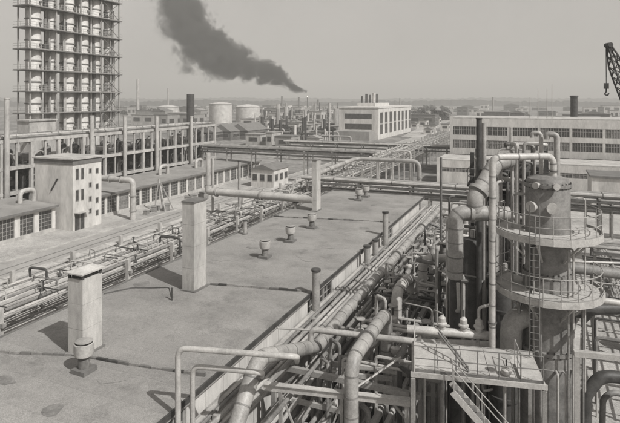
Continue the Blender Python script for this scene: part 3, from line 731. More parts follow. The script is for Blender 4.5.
# branch from the header, long horizontal run to the round vessel
b0 = pX(311, 347, HX); b1 = pX(311, 329.5, HX); b2 = pt(418, 336, 27.6); b2.z = b1.z + .1; b3 = pt(495, 343, 27.2); b3.z = b1.z + .15
pipe('branch_main', 'long horizontal branch pipe crossing from the header towards the round vessel', [b0, b1, b2, b3], .16, 'clad_lt', bend=.35, n=12, bands=((b1.lerp(b2, .55), b2 - b1), (b2, b2 - b1)))
pipe('stub_pipe', 'thin stub pipe left of the branch above the header pipe', [pX(277, 328, HX - .9), pX(309, 330, HX)], .06, 'clad', n=8)
# second fat pipe: riser in the middle foreground, running away at z 9.2
S = -7.75
pipe('riser_main', 'fat pale riser in the middle foreground with two elbows and dark band', [(S, 22.9, .05), (S, 22.9, 9.25), (S, 29.0, 9.25), (S, 29.0, 6.2), (S + 3, 29.0, 6.2)], .33, 'clad', bend=1.0, n=18, lag=.9, bands=(((S, 25.3, 9.25), (0, 1, 0)), ((S, 22.9, 6.0), (0, 0, 1))))
def loops(i, lab, y0, x0, zz, dx):
    pipe('looping_pipe', lab, [(x0, y0, 2.5), (x0, y0, zz), (x0 + .2, y0 + 3.2, zz), (x0 + .4, y0 + 3.4, zz - 2.2), (x0 + .4, y0 + 6, zz - 2.2), (x0 + .4, y0 + 6.2, zz + .4), (x0 + dx, y0 + 7.0, zz + .4), (x0 + dx, y0 + 7.0, 2)], .34, ('clad_lt', 'clad', 'clad_lt')[i], bend=.95, n=14, lag=1.2)
loops(0, 'pale pipe looping up and over beside the header, nearest of three', 33.0, -8.2, 9.0, 2.4)
loops(1, 'pale pipe looping up and over beside the header, middle of three', 42.5, -7.6, 9.2, 2.6)
loops(2, 'pale pipe looping up and over beside the header, farthest of three', 53.0, -7.2, 9.2, 2.9)

rng = random.Random(21)
# pipes and clutter inside the portal frames
for i in range(9):
    x = -10.2 + i * .55; r = rng.choice((.07, .1, .15, .2))
    pipe('yard_pipe', ORD[i] + ' upper pipe from the header on the portal frames of the process yard', [(x, 27 + rng.uniform(0, 6), 6.95 + r), (x, 69 - rng.uniform(0, 9), 6.95 + r)], r, rng.choice(('clad', 'clad_md', 'steel_md')), flange=7, group='upper pipes on the portal frames', n=8)
for i in range(12):
    x = -12.6 + i * .6; r = rng.choice((.08, .12, .16, .22))
    pipe('yard_pipe', ORD[i] + ' lower pipe from the wall on the portal frames of the process yard', [(x, 19, 4.12 + r), (x, 70, 4.12 + r)], r, rng.choice(('clad', 'clad_lt', 'clad_md', 'clad_md')), flange=8, group='lower pipes on the portal frames', n=8)
for k in range(26):
    y = 26 + k * 1.75 + rng.uniform(-.4, .4); xa = rng.uniform(-10.3, -7); xb = xa + rng.uniform(2, 6.5); z = rng.choice((7.4, 7.7, 8.1)); r = rng.choice((.07, .1, .14))
    pipe('jumper_pipe', 'short jumper pipe crossing the process yard pipes', [(xa, y, 4.2), (xa, y, z), (xb, y, z), (xb, y, .1)], r, rng.choice(('clad_lt', 'clad', 'clad_lt', 'steel_dk')), group='jumper pipes in the process yard', n=8)
for k in range(48):
    x = rng.uniform(-10.6, -2.6); y = rng.uniform(25, 58); z = rng.uniform(4.6, 8.6); L = rng.uniform(1.2, 4.5); r = rng.choice((.05, .07, .1, .13)); m_ = rng.choice(('clad_lt', 'clad_lt', 'clad', 'steel_dk', 'clad_md'))
    if k % 3 == 0: q_ = [(x, y, .1), (x, y, z), (x, y + L, z), (x + .9, y + L + .3, z - .4), (x + .9, y + L + .3, .1)]
    elif k % 3 == 1: q_ = [(x, y, .1), (x, y, z), (x + L * .6, y + .2, z), (x + L * .6, y + .2, z - 1.6), (x + L * .6 + .8, y + .9, z - 1.6), (x + L * .6 + .8, y + .9, .1)]
    else: q_ = [(x, y, .1), (x, y, z + .6), (x - .7, y + .5, z + .6), (x - .7, y + .5, .1)]
    pipe('tangle_pipe', 'bent small pipe in the tangle of the process yard', q_, r, m_, bend=.22, group='small bent pipes in the process yard', n=8)
def valve(x, y, z, s=1.0, lab='hand wheel valve among the process yard pipes', grp='valves in the process yard'):
    v = thing('gate_valve', lab, 'valve', (x, y, z), grp)
    MB().lathe([(.18 * s, 0), (.26 * s, .12 * s), (.26 * s, .3 * s), (.12 * s, .42 * s)], (x, y, z), 10).build('body', 'clad_lt', v)
    MB().cyl((x, y, z + .4 * s), (x, y, z + .95 * s), .05 * s, 6).build('stem', 'steel_dk', v)
    MB().lathe([(.04 * s, .9 * s), (.26 * s, .92 * s), (.26 * s, .97 * s), (.04 * s, .99 * s)], (x, y, z), 12).build('hand_wheel', 'steel', v)
for k in range(34): valve(rng.uniform(-10.3, -5.6), rng.uniform(28, 66), 7.1, rng.uniform(.7, 1.2))
def pump(x, y, z=.05):
    v = thing('pump_set', 'pump with motor on a concrete plinth in the process yard', 'pump', (x, y, z), 'pumps in the process yard')
    MB().box(x - .5, x + .5, y - 1.1, y + 1.1, z, z + .35).build('plinth', 'conc_lt', v)
    MB().cyl((x, y - 1, z + .8), (x, y + .1, z + .8), .4, 14).build('motor', 'steel_md', v)
    MB().lathe([(.3, .35), (.5, .5), (.5, 1.0), (.25, 1.2), (.2, 1.7)], (x, y + .65, z), 14).build('casing', 'clad', v)
for k in range(12): pump(rng.uniform(-4.4, 4.5) if k % 2 else rng.uniform(-12, -7), 26 + 4 * k)

# ------------------------------------------------------------------ round vessel with ring platforms
VC = pt(547.5, 200, 25.7); VX, VY = VC.x, VC.y
ztop = 17.35
def vessel():
    t = thing('round_vessel', 'tall round process vessel with two ring platforms in the right foreground', 'vessel', (VX, VY, .05))
    MB().lathe([(1.28, .05), (1.28, 8.6), (1.24, 8.62), (1.24, 9.2), (1.12, 9.3), (1.12, 12.6), (1.0, 13.0), (1.0, 14.4)], (VX, VY, 0), 36).build('lower_shell', 'clad_md', t)
    MB().lathe([(1.0, 14.4), (1.0, ztop - .35), (.9, ztop - .12), (.55, ztop), (0, ztop + .05)], (VX, VY, 0), 36).build('upper_shell', 'clad_md', t)
    for z, r in ((9.25, 1.3), (12.75, 1.15), (ztop - .42, 1.06)):
        f = MB().lathe([(r - .2, z - .08), (r, z - .08), (r, z + .08), (r - .2, z + .08)], (VX, VY, 0), 36).build('ring_flange', 'clad_md', t)
        bm_ = MB()
        for k in range(28):
            a = 2 * math.pi * k / 28; bm_.cyl((VX + (r - .05) * math.cos(a), VY + (r - .05) * math.sin(a), z - .14), (VX + (r - .05) * math.cos(a), VY + (r - .05) * math.sin(a), z + .14), .03, 6)
        bm_.build('bolts', 'steel_dk', f)
    vd = Vector((-VX, -VY, 0)).normalized(); side = Vector((-vd.y, vd.x, 0))
    for px, py, rr in ((541, 186, .12), (556, 186, .12), (544, 207.5, .2), (559.5, 208, .2)):
        off = (px - 547.5) * 25 / F_PX; q = pt(px, py, 24.8); c = Vector((VX, VY, q.z)); sx = -off
        base = c + side * sx + vd * math.sqrt(max(.05, .98 ** 2 - sx * sx)) * .96; d = (base - c).normalized()
        n_ = MB().cyl(base - d * .2, base + d * .22, rr, 14).build('nozzle', 'clad_lt', t)
        MB().cyl(base + d * .22, base + d * .3, rr * 1.3, 16).build('blind_flange', 'clad_lt', n_)
    # side elbow nozzle on the lower left
    s0 = Vector((VX, VY, 10.2)) - V(CS, SN, 0) * 1.0
    MB().tube([Vector((VX, VY, 10.6)), Vector((VX, VY, 10.6)) - V(CS, SN, 0) * 1.75 , Vector((VX, VY, 8.6)) - V(CS, SN, 0) * 1.75], .5, 18, .8).build('side_elbow', 'clad', t)
    return t
vessel()
def ring_platform(label, z, rad, a0, a1):
    t = thing('ring_platform', label, 'platform', (VX, VY, z - .2)); N = 30; r0 = 1.16
    deck = MB(); vs = []
    for k in range(N + 1):
        a = R_(a0 + (a1 - a0) * k / N); c, s_ = math.cos(a), math.sin(a)
        vs += [(VX + r * c, VY + r * s_, zz) for r in (r0, rad) for zz in (z - .05, z)]
    fs = []
    for k in range(N):
        i = 4 * k; fs += [(i + 1, i + 3, i + 7, i + 5), (i, i + 4, i + 6, i + 2), (i + 2, i + 6, i + 7, i + 3), (i, i + 1, i + 5, i + 4)]
    fs += [(0, 2, 3, 1), (4 * N, 4 * N + 1, 4 * N + 3, 4 * N + 2)]
    deck.add(vs, fs); deck.build('deck', 'grate', t)
    arc = lambda r, zz: [V(VX + r * math.cos(R_(a0 + (a1 - a0) * k / 14)), VY + r * math.sin(R_(a0 + (a1 - a0) * k / 14)), zz) for k in range(15)]
    e = arc(rad + .02, z - .06); eb = MB()
    for a, b in zip(e, e[1:]): eb.beam(a, b, .04, .3)
    eb.build('edge_beam', 'clad_lt', t)
    rl = MB(); railing(rl, arc(rad - .04, z), 1.05, .022, 1.0); rl.build('railing', 'steel', t)
    for k in range(0, 15, 3):
        a = R_(a0 + (a1 - a0) * k / 14); c, s_ = math.cos(a), math.sin(a); br = MB()
        br.beam((VX + 1.05 * c, VY + 1.05 * s_, z - 1.3), (VX + (rad - .15) * c, VY + (rad - .15) * s_, z - .1), .08); br.beam((VX + 1.0 * c, VY + 1.0 * s_, z - .14), (VX + (rad - .05) * c, VY + (rad - .05) * s_, z - .14), .1)
        br.build('bracket', 'clad_lt', t)
ring_platform('upper ring platform with railing round the round vessel', 14.75, 2.35, 150, 400)
ring_platform('lower ring platform with railing round the round vessel', 12.05, 2.4, 140, 390)
rng = random.Random(44)
for k in range(16):
    a = R_(rng.uniform(150, 390)); rr = rng.uniform(1.4, 1.75); r = rng.choice((.03, .045, .06, .09)); z0, z1 = rng.choice(((.05, 11.6), (.05, 14.2), (.05, 8.6), (.05, 16.4)))
    x, y = VX + rr * math.cos(a), VY + rr * math.sin(a); xi, yi = VX + .9 * math.cos(a), VY + .9 * math.sin(a)
    pipe('vessel_tube', 'thin tube climbing the side of the round vessel', [(x, y, z0), (x, y, z1), (xi, yi, z1)], r, rng.choice(('clad_lt', 'steel_dk', 'clad_md', 'clad')), bend=.15, group='thin tubes on the round vessel', n=8)
# tall ladder on the vessel front
lad = thing('vessel_ladder', 'vertical ladder between the ring platforms of the round vessel', 'ladder', (VX - .4, VY - 2.3, 9.6))
lx, ly = VX - .55, VY - 2.42
for s in (-.2, .2): MB().cyl((lx + s, ly, 9.6), (lx + s, ly, 16.3), .025, 6).build('rail', 'steel_md', lad)
rgm = MB().cyl((-.2, 0, 0), (.2, 0, 0), .014, 5).mesh('rung', 'steel_md')
for k in range(22): piece('rung', rgm, lad, Vector((lx, ly, 9.8 + .29 * k)) - lad.location)
# overhead U pipe, goosenecks
ua = pt(492.5, 157, 25.0); ub = pt(553, 156.5, 25.6); ub = V(VX + .25, VY - .2, ua.z)
pipe('overhead_pipe', 'tall pale pipe arching over onto the top of the round vessel', [(ua.x, ua.y, 8.9), ua, ub, (ub.x, ub.y, ztop - .15)], .155, 'clad_lt', bend=.42, n=14, lag=1.0, bands=(((ua.x, ua.y, 10.6), (0, 0, 1)), ((ub.x, ub.y, ztop + .25), (0, 0, 1))))
g1 = V(VX + .42, VY + .25, ztop); g2 = V(VX - .28, VY + .5, ztop)
pipe('gooseneck_vent', 'thick gooseneck vent on top of the round vessel', [g1 - V(0, 0, .1), g1 + V(0, 0, 1.95), g1 + V(-.45, 0, 1.95), g1 + V(-.45, 0, 1.7)], .14, 'clad', bend=.24, n=12)
pipe('gooseneck_vent', 'thinner gooseneck vent on top of the round vessel', [g2 - V(0, 0, .1), g2 + V(0, 0, 2.0), g2 + V(-.4, 0, 2.0), g2 + V(-.4, 0, 1.75)], .1, 'clad_lt', bend=.2, n=12)

# ------------------------------------------------------------------ big duct with tee, left of the vessel
DT = 30.0
d0 = pt(455.5, 213, DT); dh = pt(474, 213, DT); dr = pt(497, 214, DT)
pipe('big_duct', 'fat pale duct rising in the process yard and bending right at the top', [(d0.x, d0.y, 11.0), d0, dh, dr + V(.6, .2, 0)], .42, 'clad', bend=.62, n=22, lag=.8, bands=((dh - V(.15, 0, 0), (1, .4, 0)),), flm='clad', cat='duct')
pipe('dark_riser', 'dark riser pipe carrying the fat pale duct on its top', [(d0.x, d0.y, .05), (d0.x, d0.y, 11.05)], .3, 'steel_dk', n=14, flange=3.1, flm='clad_md', cat='duct')
pipe('upper_duct', 'pale duct climbing up right from the tee of the fat duct', [dh + V(.05, .02, .1), pt(474.5, 198, DT), pt(484, 183, DT + .3), pt(496, 163, DT + .6), pt(510, 160, DT + 1)], .44, 'clad', bend=.7, n=20, lag=.7, cat='duct', bands=((pt(479, 190.5, DT + .15), pt(484, 183, DT + .3) - pt(474.5, 198, DT)),), flm='clad')
pipe('hanging_pipe', 'thin pale pipe hanging beside the dark duct leg', [pt(458, 283, 29.4), pt(458.5, 300, 29.4), pt(458.5, 312, 29.4), (d0.x, d0.y, 9.2)], .1, 'clad_lt', n=10)
pk = pt(479, 120, 31.5)
stack('dark slim stack rising left of the overhead pipe', (pk.x, pk.y, .05), pk.z, .16, True, 'steel_dk', None)
pk = pt(484, 124, 31.8)
stack('pale slim stack beside the dark slim stack', (pk.x, pk.y, .05), pk.z, .14, False, 'clad_lt', None)
pk = pt(441, 158, 40)
stack('dark thin post before the low white annex', (pk.x, pk.y, .05), pk.z, .09, False, 'steel_md', None, 'post', 'thin_post')
pk = pt(511, 128, 36)
stack('thin pale mast behind the overhead pipe', (pk.x, pk.y, .05), pk.z, .1, False, 'clad_lt', None, 'post', 'thin_post')

# steel structure with dark exchangers behind the vessel
EX = pt(512, 200, 34.5)
def exch_struct():
    t = thing('exchanger_structure', 'dark multi-deck steel structure behind the round vessel', 'steel structure', (EX.x, EX.y, .05))
    for dx in (-2.3, 2.0):
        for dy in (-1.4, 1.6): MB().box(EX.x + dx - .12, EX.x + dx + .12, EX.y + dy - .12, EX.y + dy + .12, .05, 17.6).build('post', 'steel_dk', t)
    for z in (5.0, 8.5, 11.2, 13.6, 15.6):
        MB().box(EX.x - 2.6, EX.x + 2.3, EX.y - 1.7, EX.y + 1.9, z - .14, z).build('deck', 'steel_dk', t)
        rl = MB(); railing(rl, [(EX.x - 2.55, EX.y + 1.8, z), (EX.x - 2.55, EX.y - 1.65, z), (EX.x + 2.25, EX.y - 1.65, z)], 1.0, .022, 1.2); rl.build('railing', 'steel_md', t)
exch_struct()
rng = random.Random(31)
lev = ['lowest', 'second', 'third', 'fourth', 'top']
for k, z in enumerate((5.0, 8.5, 11.2, 13.6, 15.6)):
    for dy in (-.7, .9):
        r = .55 if z > 9 else .75
        v = thing('heat_exchanger', 'lying heat exchanger on the ' + lev[k] + ' deck behind the round vessel, ' + ('near' if dy < 0 else 'rear') + ' one', 'heat exchanger', (EX.x, EX.y + dy, z), 'heat exchangers behind the round vessel')
        c = Vector((EX.x, EX.y + dy, z + r + .25)); dd = V(2.0 - .25 * (k % 2), 0, 0)
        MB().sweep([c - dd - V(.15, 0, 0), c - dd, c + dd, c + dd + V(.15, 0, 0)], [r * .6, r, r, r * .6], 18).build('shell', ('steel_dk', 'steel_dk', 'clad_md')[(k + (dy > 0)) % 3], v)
        for s in (-1, 1):
            MB().box(c.x + s * 1.2 - .1, c.x + s * 1.2 + .1, c.y - r * .8, c.y + r * .8, z, z + .45).build('saddle', 'steel_md', v)
            MB().cyl(c + dd * s * .9 - V(s * .05, 0, 0), c + dd * s * .9 + V(s * .05, 0, 0), r * 1.15, 18).build('flange', 'clad', v)
        MB().cyl(c + V(.6, 0, r * .9), c + V(.6, 0, r + .3), .14, 8).build('nozzle', 'clad_lt', v)
for k in range(46):
    x = EX.x + (rng.uniform(-4.5, 2.6) if k < 34 else rng.uniform(-1.2, 1.8)); y = EX.y + rng.uniform(-4, -1.9); z0 = rng.choice((.1, 5.0, 8.5)) ; z1 = rng.uniform(7, 15.5) if k < 34 else rng.uniform(16, 19)
    if z1 < z0 + 1: z1 = z0 + 2
    z0 = .05
    x2 = x + rng.uniform(-2, 2)
    pipe('riser_pipe', 'thin riser pipe among the dark exchangers', [(x, y, z0), (x, y, z1), (x2, y + .3, z1), (x2, EX.y - 1.2, z1 - .2)], rng.choice((.05, .07, .1, .13)), rng.choice(('steel_dk', 'clad', 'steel_md', 'clad_lt')), bend=.25, group='riser pipes among the exchangers', n=8)
# dark upright vessels filling the shade left of the round vessel
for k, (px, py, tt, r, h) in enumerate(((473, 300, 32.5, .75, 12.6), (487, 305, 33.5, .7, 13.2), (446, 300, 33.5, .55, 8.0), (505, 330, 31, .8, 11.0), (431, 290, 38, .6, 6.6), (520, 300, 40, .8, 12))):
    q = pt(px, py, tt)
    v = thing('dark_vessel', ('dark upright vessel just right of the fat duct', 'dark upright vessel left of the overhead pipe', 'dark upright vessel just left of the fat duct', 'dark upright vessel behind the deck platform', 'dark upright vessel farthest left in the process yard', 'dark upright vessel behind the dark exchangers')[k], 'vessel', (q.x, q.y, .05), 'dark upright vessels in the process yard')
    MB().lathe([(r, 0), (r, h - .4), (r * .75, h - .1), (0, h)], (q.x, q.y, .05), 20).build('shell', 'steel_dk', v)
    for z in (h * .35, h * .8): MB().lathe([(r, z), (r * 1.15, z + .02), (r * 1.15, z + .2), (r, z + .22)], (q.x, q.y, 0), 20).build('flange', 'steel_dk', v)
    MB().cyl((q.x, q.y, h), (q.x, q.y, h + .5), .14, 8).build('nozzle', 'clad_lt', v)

# ------------------------------------------------------------------ deck platform in the right foreground
PZ = 9.5
pa, pb = pz(413, 372, PZ), pz(545, 385, PZ); pu = (pb - pa).normalized(); pv = Vector((-pu.y, pu.x, 0)); PL = (pb - pa).length; PD = 2.9
def deck():
    t = thing('deck_platform', 'pale plated deck platform with railings in the right foreground', 'platform', (*(pa + pu * PL / 2 + pv * PD / 2).xy, .05))
    P = lambda u, v, z=PZ: pa + pu * u + pv * v + V(0, 0, z - PZ)
    n_ = 5
    for k in range(n_):
        mb = MB(); a, b, c, d = P(PL * k / n_ + .012, .06), P(PL * (k + 1) / n_ - .012, .06), P(PL * (k + 1) / n_ - .012, PD), P(PL * k / n_ + .012, PD)
        dn = V(0, 0, -.05); mb.add([a, b, c, d, a + dn, b + dn, c + dn, d + dn], [(0, 1, 2, 3), (7, 6, 5, 4), (0, 4, 5, 1), (1, 5, 6, 2), (2, 6, 7, 3), (3, 7, 4, 0)]); mb.build('deck_plate', 'grate', t)
    e = MB()
    for v in (0, PD): e.beam(P(-.1, v, PZ - .1), P(PL + .1, v, PZ - .1), .08, .2)
    for u in (0, PL): e.beam(P(u, 0, PZ - .14), P(u, PD, PZ - .14), .1, .22)
    e.build('edge_beam', 'clad_lt', t)
    for u in (0.0, PL):
        for v in (0.0, PD): MB().beam(P(u, v, .05), P(u, v, PZ - .25), .17).build('leg', 'steel', t)
    rl = MB(); railing(rl, [P(.05, .05), P(PL - .05, .05)], 1.1, .022, .85); rl.build('railing', 'steel_md', t)
    rl = MB(); railing(rl, [P(.05, PD), P(.05, .05)], 1.1, .03, .6); rl.build('railing', 'clad_lt', t)
    rl = MB(); railing(rl, [P(PL - .9, .12), P(PL - .9, 1.5)], 1.1, .022, .6); rl.build('railing', 'steel', t)
    # stair going down to the right, under the front edge
    s = thing('deck_stair', 'steep pale steel stair descending below the deck platform', 'stair', tuple(P(5, -.7, .05)))
    for v in (-.25, -1.0):
        MB().beam(P(1.55, v, PZ - .15), P(1.55 + 6.0, v, PZ - 6.6), .06, .24).build('stringer', 'clad_lt', s)
        mb = MB(); mb.cyl(P(1.55, v, PZ + .8), P(7.55, v, PZ - 5.6), .025, 6)
        for k in range(6): mb.cyl(P(1.6 + k * 1.15, v, PZ - .15 - k * 1.15 * 1.075), P(1.6 + k * 1.15, v, PZ + .78 - k * 1.15 * 1.075), .022, 6)
        mb.build('handrail', 'steel', s)
    for k in range(25):
        u = 1.7 + .235 * k; z = PZ - .22 - .253 * k
        MB().beam(P(u, -.28, z), P(u, -.97, z), .2, .03).build('tread', 'steel_md', s)
    for v in (-.25, -1.0): MB().beam(P(7.5, v, .05), P(7.5, v, PZ - 6.5), .1).build('foot_post', 'steel', s)
    # ladder-like inclined steps lying over the deck
    st = thing('deck_ladder', 'small inclined ladder resting on the deck platform', 'ladder', tuple(P(1.6, 1.2)))
    for v in (0, .42): MB().beam(P(2.3, .4 + v, PZ + .03), P(1.1, 1.9 + v, PZ + .95), .06, .05).build('side_rail', 'steel_md', st)
    for k in range(6): MB().beam(P(2.3 - .2 * k, .4 + .25 * k, PZ + .06 + .15 * k), P(2.3 - .2 * k, .82 + .25 * k, PZ + .06 + .15 * k), .04).build('rung', 'steel_md', st)
    q = P(PL - 1.4, .5); valve(q.x, q.y, q.z, .8, 'small valve standing on the right end of the deck platform', None)
    # horizontal drum behind the deck
    c0, c1 = P(-.3, PD + .75, PZ + .25), P(3.55, PD + .75, PZ + .25)
    hd = thing('lying_drum', 'long pale lying pipe drum with valves behind the deck platform', 'drum', (*c0.lerp(c1, .5).xy, PZ - .4))
    MB().sweep([c0, c1, c1 + (c1 - c0).normalized() * .12], [.2, .2, .1], 16).build('shell', 'clad_lt', hd)
    for u in (.3, 3.0): MB().beam(P(u, PD + .75, .05), P(u, PD + .75, PZ + .2), .14).build('support_leg', 'steel', hd)
    for u in (1.35, 2.35, 3.05):
        q = P(u, PD + .75, PZ + .44); b = MB().lathe([(.16, -.05), (.16, .15), (.24, .17), (.24, .25), (.17, .3), (.17, .5), (.05, .62)], q, 14).build('valve_bonnet', 'clad_lt', hd)
        MB().cyl(q + V(0, 0, .6), q + V(0, 0, .95), .025, 6).build('stem', 'steel_dk', b)
    pipe('drum_outlet', 'crooked thin pipe rising from the lying drum', [P(3.05, PD + .75, PZ + .9), P(3.05, PD + .75, PZ + 1.55), P(3.65, PD + .75, PZ + 1.75), P(3.75, PD + .9, PZ + 2.6), P(3.75, PD + 1.0, PZ + 5.2)], .07, 'clad_lt', bend=.2, n=8)
deck()
# truss walkway at bottom centre
ta, tb = pz(264, 386.5, 7.6), pz(410, 403, 7.6)
def truss():
    t = thing('truss_girder', 'pale channel girder crossing the bottom centre above the pipes', 'girder', (*ta.lerp(tb, .5).xy, .05))
    MB().beam(ta, tb, .14, .3).build('web', 'clad_lt', t); d = (tb - ta).normalized(); s = Vector((-d.y, d.x, 0))
    MB().beam(ta + V(0, 0, .16), tb + V(0, 0, .16), .3, .03).build('top_flange', 'clad_lt', t)
    for f in (.12, .55, .98):
        q = ta.lerp(tb, f); MB().beam((q.x, q.y, .05), q - V(0, 0, .14), .16).build('leg', 'steel', t)
    for f, g_ in ((.55, .4), (.55, .72), (.12, .3)):
        q = ta.lerp(tb, f); e = ta.lerp(tb, g_); MB().beam(V(q.x, q.y, q.z - .2), V(e.x, e.y, 4.6), .08).build('brace', 'steel', t)
    MB().cyl(ta.lerp(tb, .62) + V(0, .3, .2), ta.lerp(tb, .86) + V(0, 2.3, .9), .05, 6).build('stay', 'clad_lt', t)
truss()
# more cross beams and pipes under the centre
for k, (x0, y0, x1, y1, z) in enumerate(((318, 362, 400, 372, 6.7), (320, 372, 392, 379, 5.4), (292, 400, 345, 412, 5.0))):
    a, b = pz(x0, y0, z), pz(x1, y1, z)
    t = thing('low_girder', 'short pale girder under the pipes at the bottom centre', 'girder', (*a.lerp(b, .5).xy, .05), 'short girders at the bottom centre')
    MB().beam(a, b, .16, .24).build('beam', 'clad_lt', t)
    for q in (a, b): MB().beam((q.x, q.y, .05), q - V(0, 0, .1), .13).build('leg', 'steel', t)
for k, (x0, y0, x1, y1, z) in enumerate(((236, 423, 312, 345, 5.6), (256, 430, 322, 350, 5.3), (276, 430, 332, 352, 5.0), (296, 430, 340, 360, 4.8), (214, 420, 262, 372, 6.0))):
    a, b = pz(x0, y0, z), pz(x1, y1, z)
    pipe('under_pipe', ORD[k] + ' thin pipe from the left passing below the header at the bottom centre', [(a.x, a.y, z), (b.x, b.y, z), (b.x, b.y, .1)], (.1, .07, .12, .08, .06)[k], ('clad_lt', 'clad')[k % 2], group='thin pipes below the header', n=8)

# ------------------------------------------------------------------ right edge: frame, dark looping pipes, pipes behind vessel
fa, fb = pt(577, 356, 22.0), pt(640, 356, 21.5); fb.z = fa.z
t = thing('right_frame', 'pale steel frame with one post at the lower right corner', 'frame', (fa.x, fa.y, .05))
MB().beam((fa.x, fa.y, .05), fa, .2).build('post', 'clad_lt', t)
MB().beam((fb.x, fb.y, .05), fb, .2).build('post', 'clad_lt', t)
MB().beam(fa + V(-.12, 0, .1), fb + V(.12, 0, .1), .22, .22).build('top_beam', 'clad_lt', t)
bk = pt(569, 346, 25.5); bk.z = fa.z
MB().beam(fa + V(0, .1, .1), V(bk.x + .4, bk.y, fa.z + .1), .2, .18).build('top_beam', 'clad_lt', t)
MB().beam((bk.x + .4, bk.y, .05), (bk.x + .4, bk.y, fa.z), .16).build('post', 'steel', t)
for k, (pts, r, m, lb) in enumerate((
    ([(585, 423, 25), (585, 396, 25), (600, 376, 25), (632, 378, 25), (632, 423, 25)], .28, 'steel_dk', 'dark arched pipe behind the pale frame, outer one'),
    ([(600, 423, 26), (603, 398, 26), (613, 392, 26), (628, 396, 26), (628, 423, 26)], .14, 'clad_md', 'thin arched pipe inside the dark arch at lower right'),
    ([(565, 327, 27.5), (578, 322, 27.5), (590, 309, 27.5), (640, 308, 27.5)], .3, 'steel_dk', 'dark elbow pipe leaving the round vessel to the right'),
    ([(561, 268, 27.3), (575, 268, 27.3), (640, 277, 27.3)], .26, 'clad_md', 'fat grey pipe leaving the round vessel below the upper ring platform'),
    ([(570, 296, 26.5), (592, 299, 26.5), (640, 306, 26.5)], .16, 'clad_lt', 'pale straight pipe to the right of the lower ring platform'),
    ([(560, 261, 28.5), (640, 264, 28.5)], .06, 'clad_lt', 'thin white pipe right of the round vessel'))):
    w_ = [pt(*q) for q in pts]
    if k < 2: w_ = [V(w_[0].x, w_[0].y, .05)] + w_[1:-1] + [V(w_[-1].x, w_[-1].y, .05)]
    else: w_ = w_ + [w_[-1] + V(1.2, .3, 0), V(w_[-1].x + 1.2, w_[-1].y + .3, .05)]
    pipe('side_pipe', lb, w_, r, m, bend=.8, n=14)
for k in range(18):
    y = 40 + k * 1.75; z = 2.4 + .75 * (k % 5); r = (.06, .1, .16, .08, .2)[k % 5]
    pipe('yard_run', ORD[k] + ' pipe run from the camera crossing the yard right of the round vessel', [(3.5 + .12 * k, y, 0), (3.5 + .12 * k, y, z), (26 + .1 * k, y, z), (26 + .1 * k, y, 0)], r, ('clad_lt', 'clad', 'clad_md', 'steel_dk')[k % 4], group='pipe runs right of the round vessel', n=8)
for k in range(6):
    x = 6.5 + 3.6 * k
    t = thing('yard_trestle', ORD[k] + ' thin trestle from the left under the pipe runs right of the round vessel', 'trestle', (x, 55, 0), 'trestles right of the round vessel')
    for y in (39.5, 50, 60.5, 71): MB().box(x - .08, x + .08, y - .08, y + .08, 0, 5.5).build('leg', 'steel', t)
    for z in (2.28, 3.0, 3.74, 4.5, 5.2): MB().box(x - .06, x + .06, 39.3, 71.2, z - .1, z).build('rail', 'steel', t)
for k in range(7):
    x, y = (5, 9.5, 12, 7.5, 14, 6, 10.5)[k], 36 + 5.2 * k
    r = .7 + .15 * (k % 3)
    v = thing('yard_tank', 'squat round tank on the yard right of the round vessel', 'tank', (x, y, .05), 'squat tanks right of the round vessel')
    MB().lathe([(r, 0), (r, 1.8 + .4 * (k % 2)), (r * .6, 2.2 + .4 * (k % 2)), (0, 2.35 + .4 * (k % 2))], (x, y, .05), 18).build('shell', ('steel_dk', 'clad_md', 'clad')[k % 3], v)
    MB().cyl((x, y, 2.2), (x, y, 3.0), .12, 8).build('nozzle', 'steel_dk', v)

# =================================================================== RIGHT BUILDINGS
def block(label, X0, X1, Y0, Y1, h, rows, bay, nm='factory_block', strip=True, parapet=.9, wz=1.9):
    t = thing(nm, label, 'building', ((X0 + X1) / 2, (Y0 + Y1) / 2, 0)); o = wloc(t)
    MB().box(X0 + .3, X1 - .3, Y0 + .3, Y1, 0, h - .3).build('core', 'conc_dk', t)
    MB().box(X0, X1, Y0, Y1 + .1, h - .3, h).build('roof', 'conc_lt', t)
    zs = [0.0]
    for z in rows: zs += [z, z + wz]
    zs.append(h - .3)
    for a, b in zip(zs[::2], zs[1::2]):
        MB().box(X0, X1, Y0, Y0 + .3, a, b).build('spandrel', 'white', t)
    MB().box(X0, X0 + .3, Y0 + .3, Y1, 0, h - .3).build('end_wall', 'white', t)
    n_ = int((X1 - X0) / bay)
    mul = MB()
    for k in range(5): mul.box(bay * k / 4 - .05, bay * k / 4 + .05, .06, .2, 0, wz)
    mul.box(0, bay, .08, .18, wz * .62, wz * .62 + .08).box(0, bay, .07, .19, 0, .08).box(0, bay, .07, .19, wz - .08, wz)
    mm = mul.mesh('window', 'frame'); gms = [MB().box(.05, bay - .05, .14, .17, .05, wz - .05).mesh('pane', g_) for g_ in ('glass', 'glass', 'glass2')]; wr = random.Random(int(Y0)); pr = MB().box(-.28, .28, .02, .3, 0, wz).mesh('pier', 'white')
    bb = (X1 - X0) / n_
    for z in rows:
        for k in range(n_):
            f = piece('window', mm, t, (X0 + bb * k - o.x, Y0 - o.y, z)); f.scale = (bb / bay, 1, 1); piece('pane', wr.choice(gms), f)
            if k % 3 == 0: piece('pier', pr, t, (X0 + bb * k + .28 - o.x, Y0 - o.y, z))
    MB().box(X0, X0 + .9, Y0 - .12, Y0 - .003, 0, h + .3).build('corner_pier', 'white', t)
    return t
block('long three storey white factory block with ribbon windows at right', -22.4, 66, 150, 168, 16.0, (3.8, 7.7, 11.3), 2.4, wz=2.3)
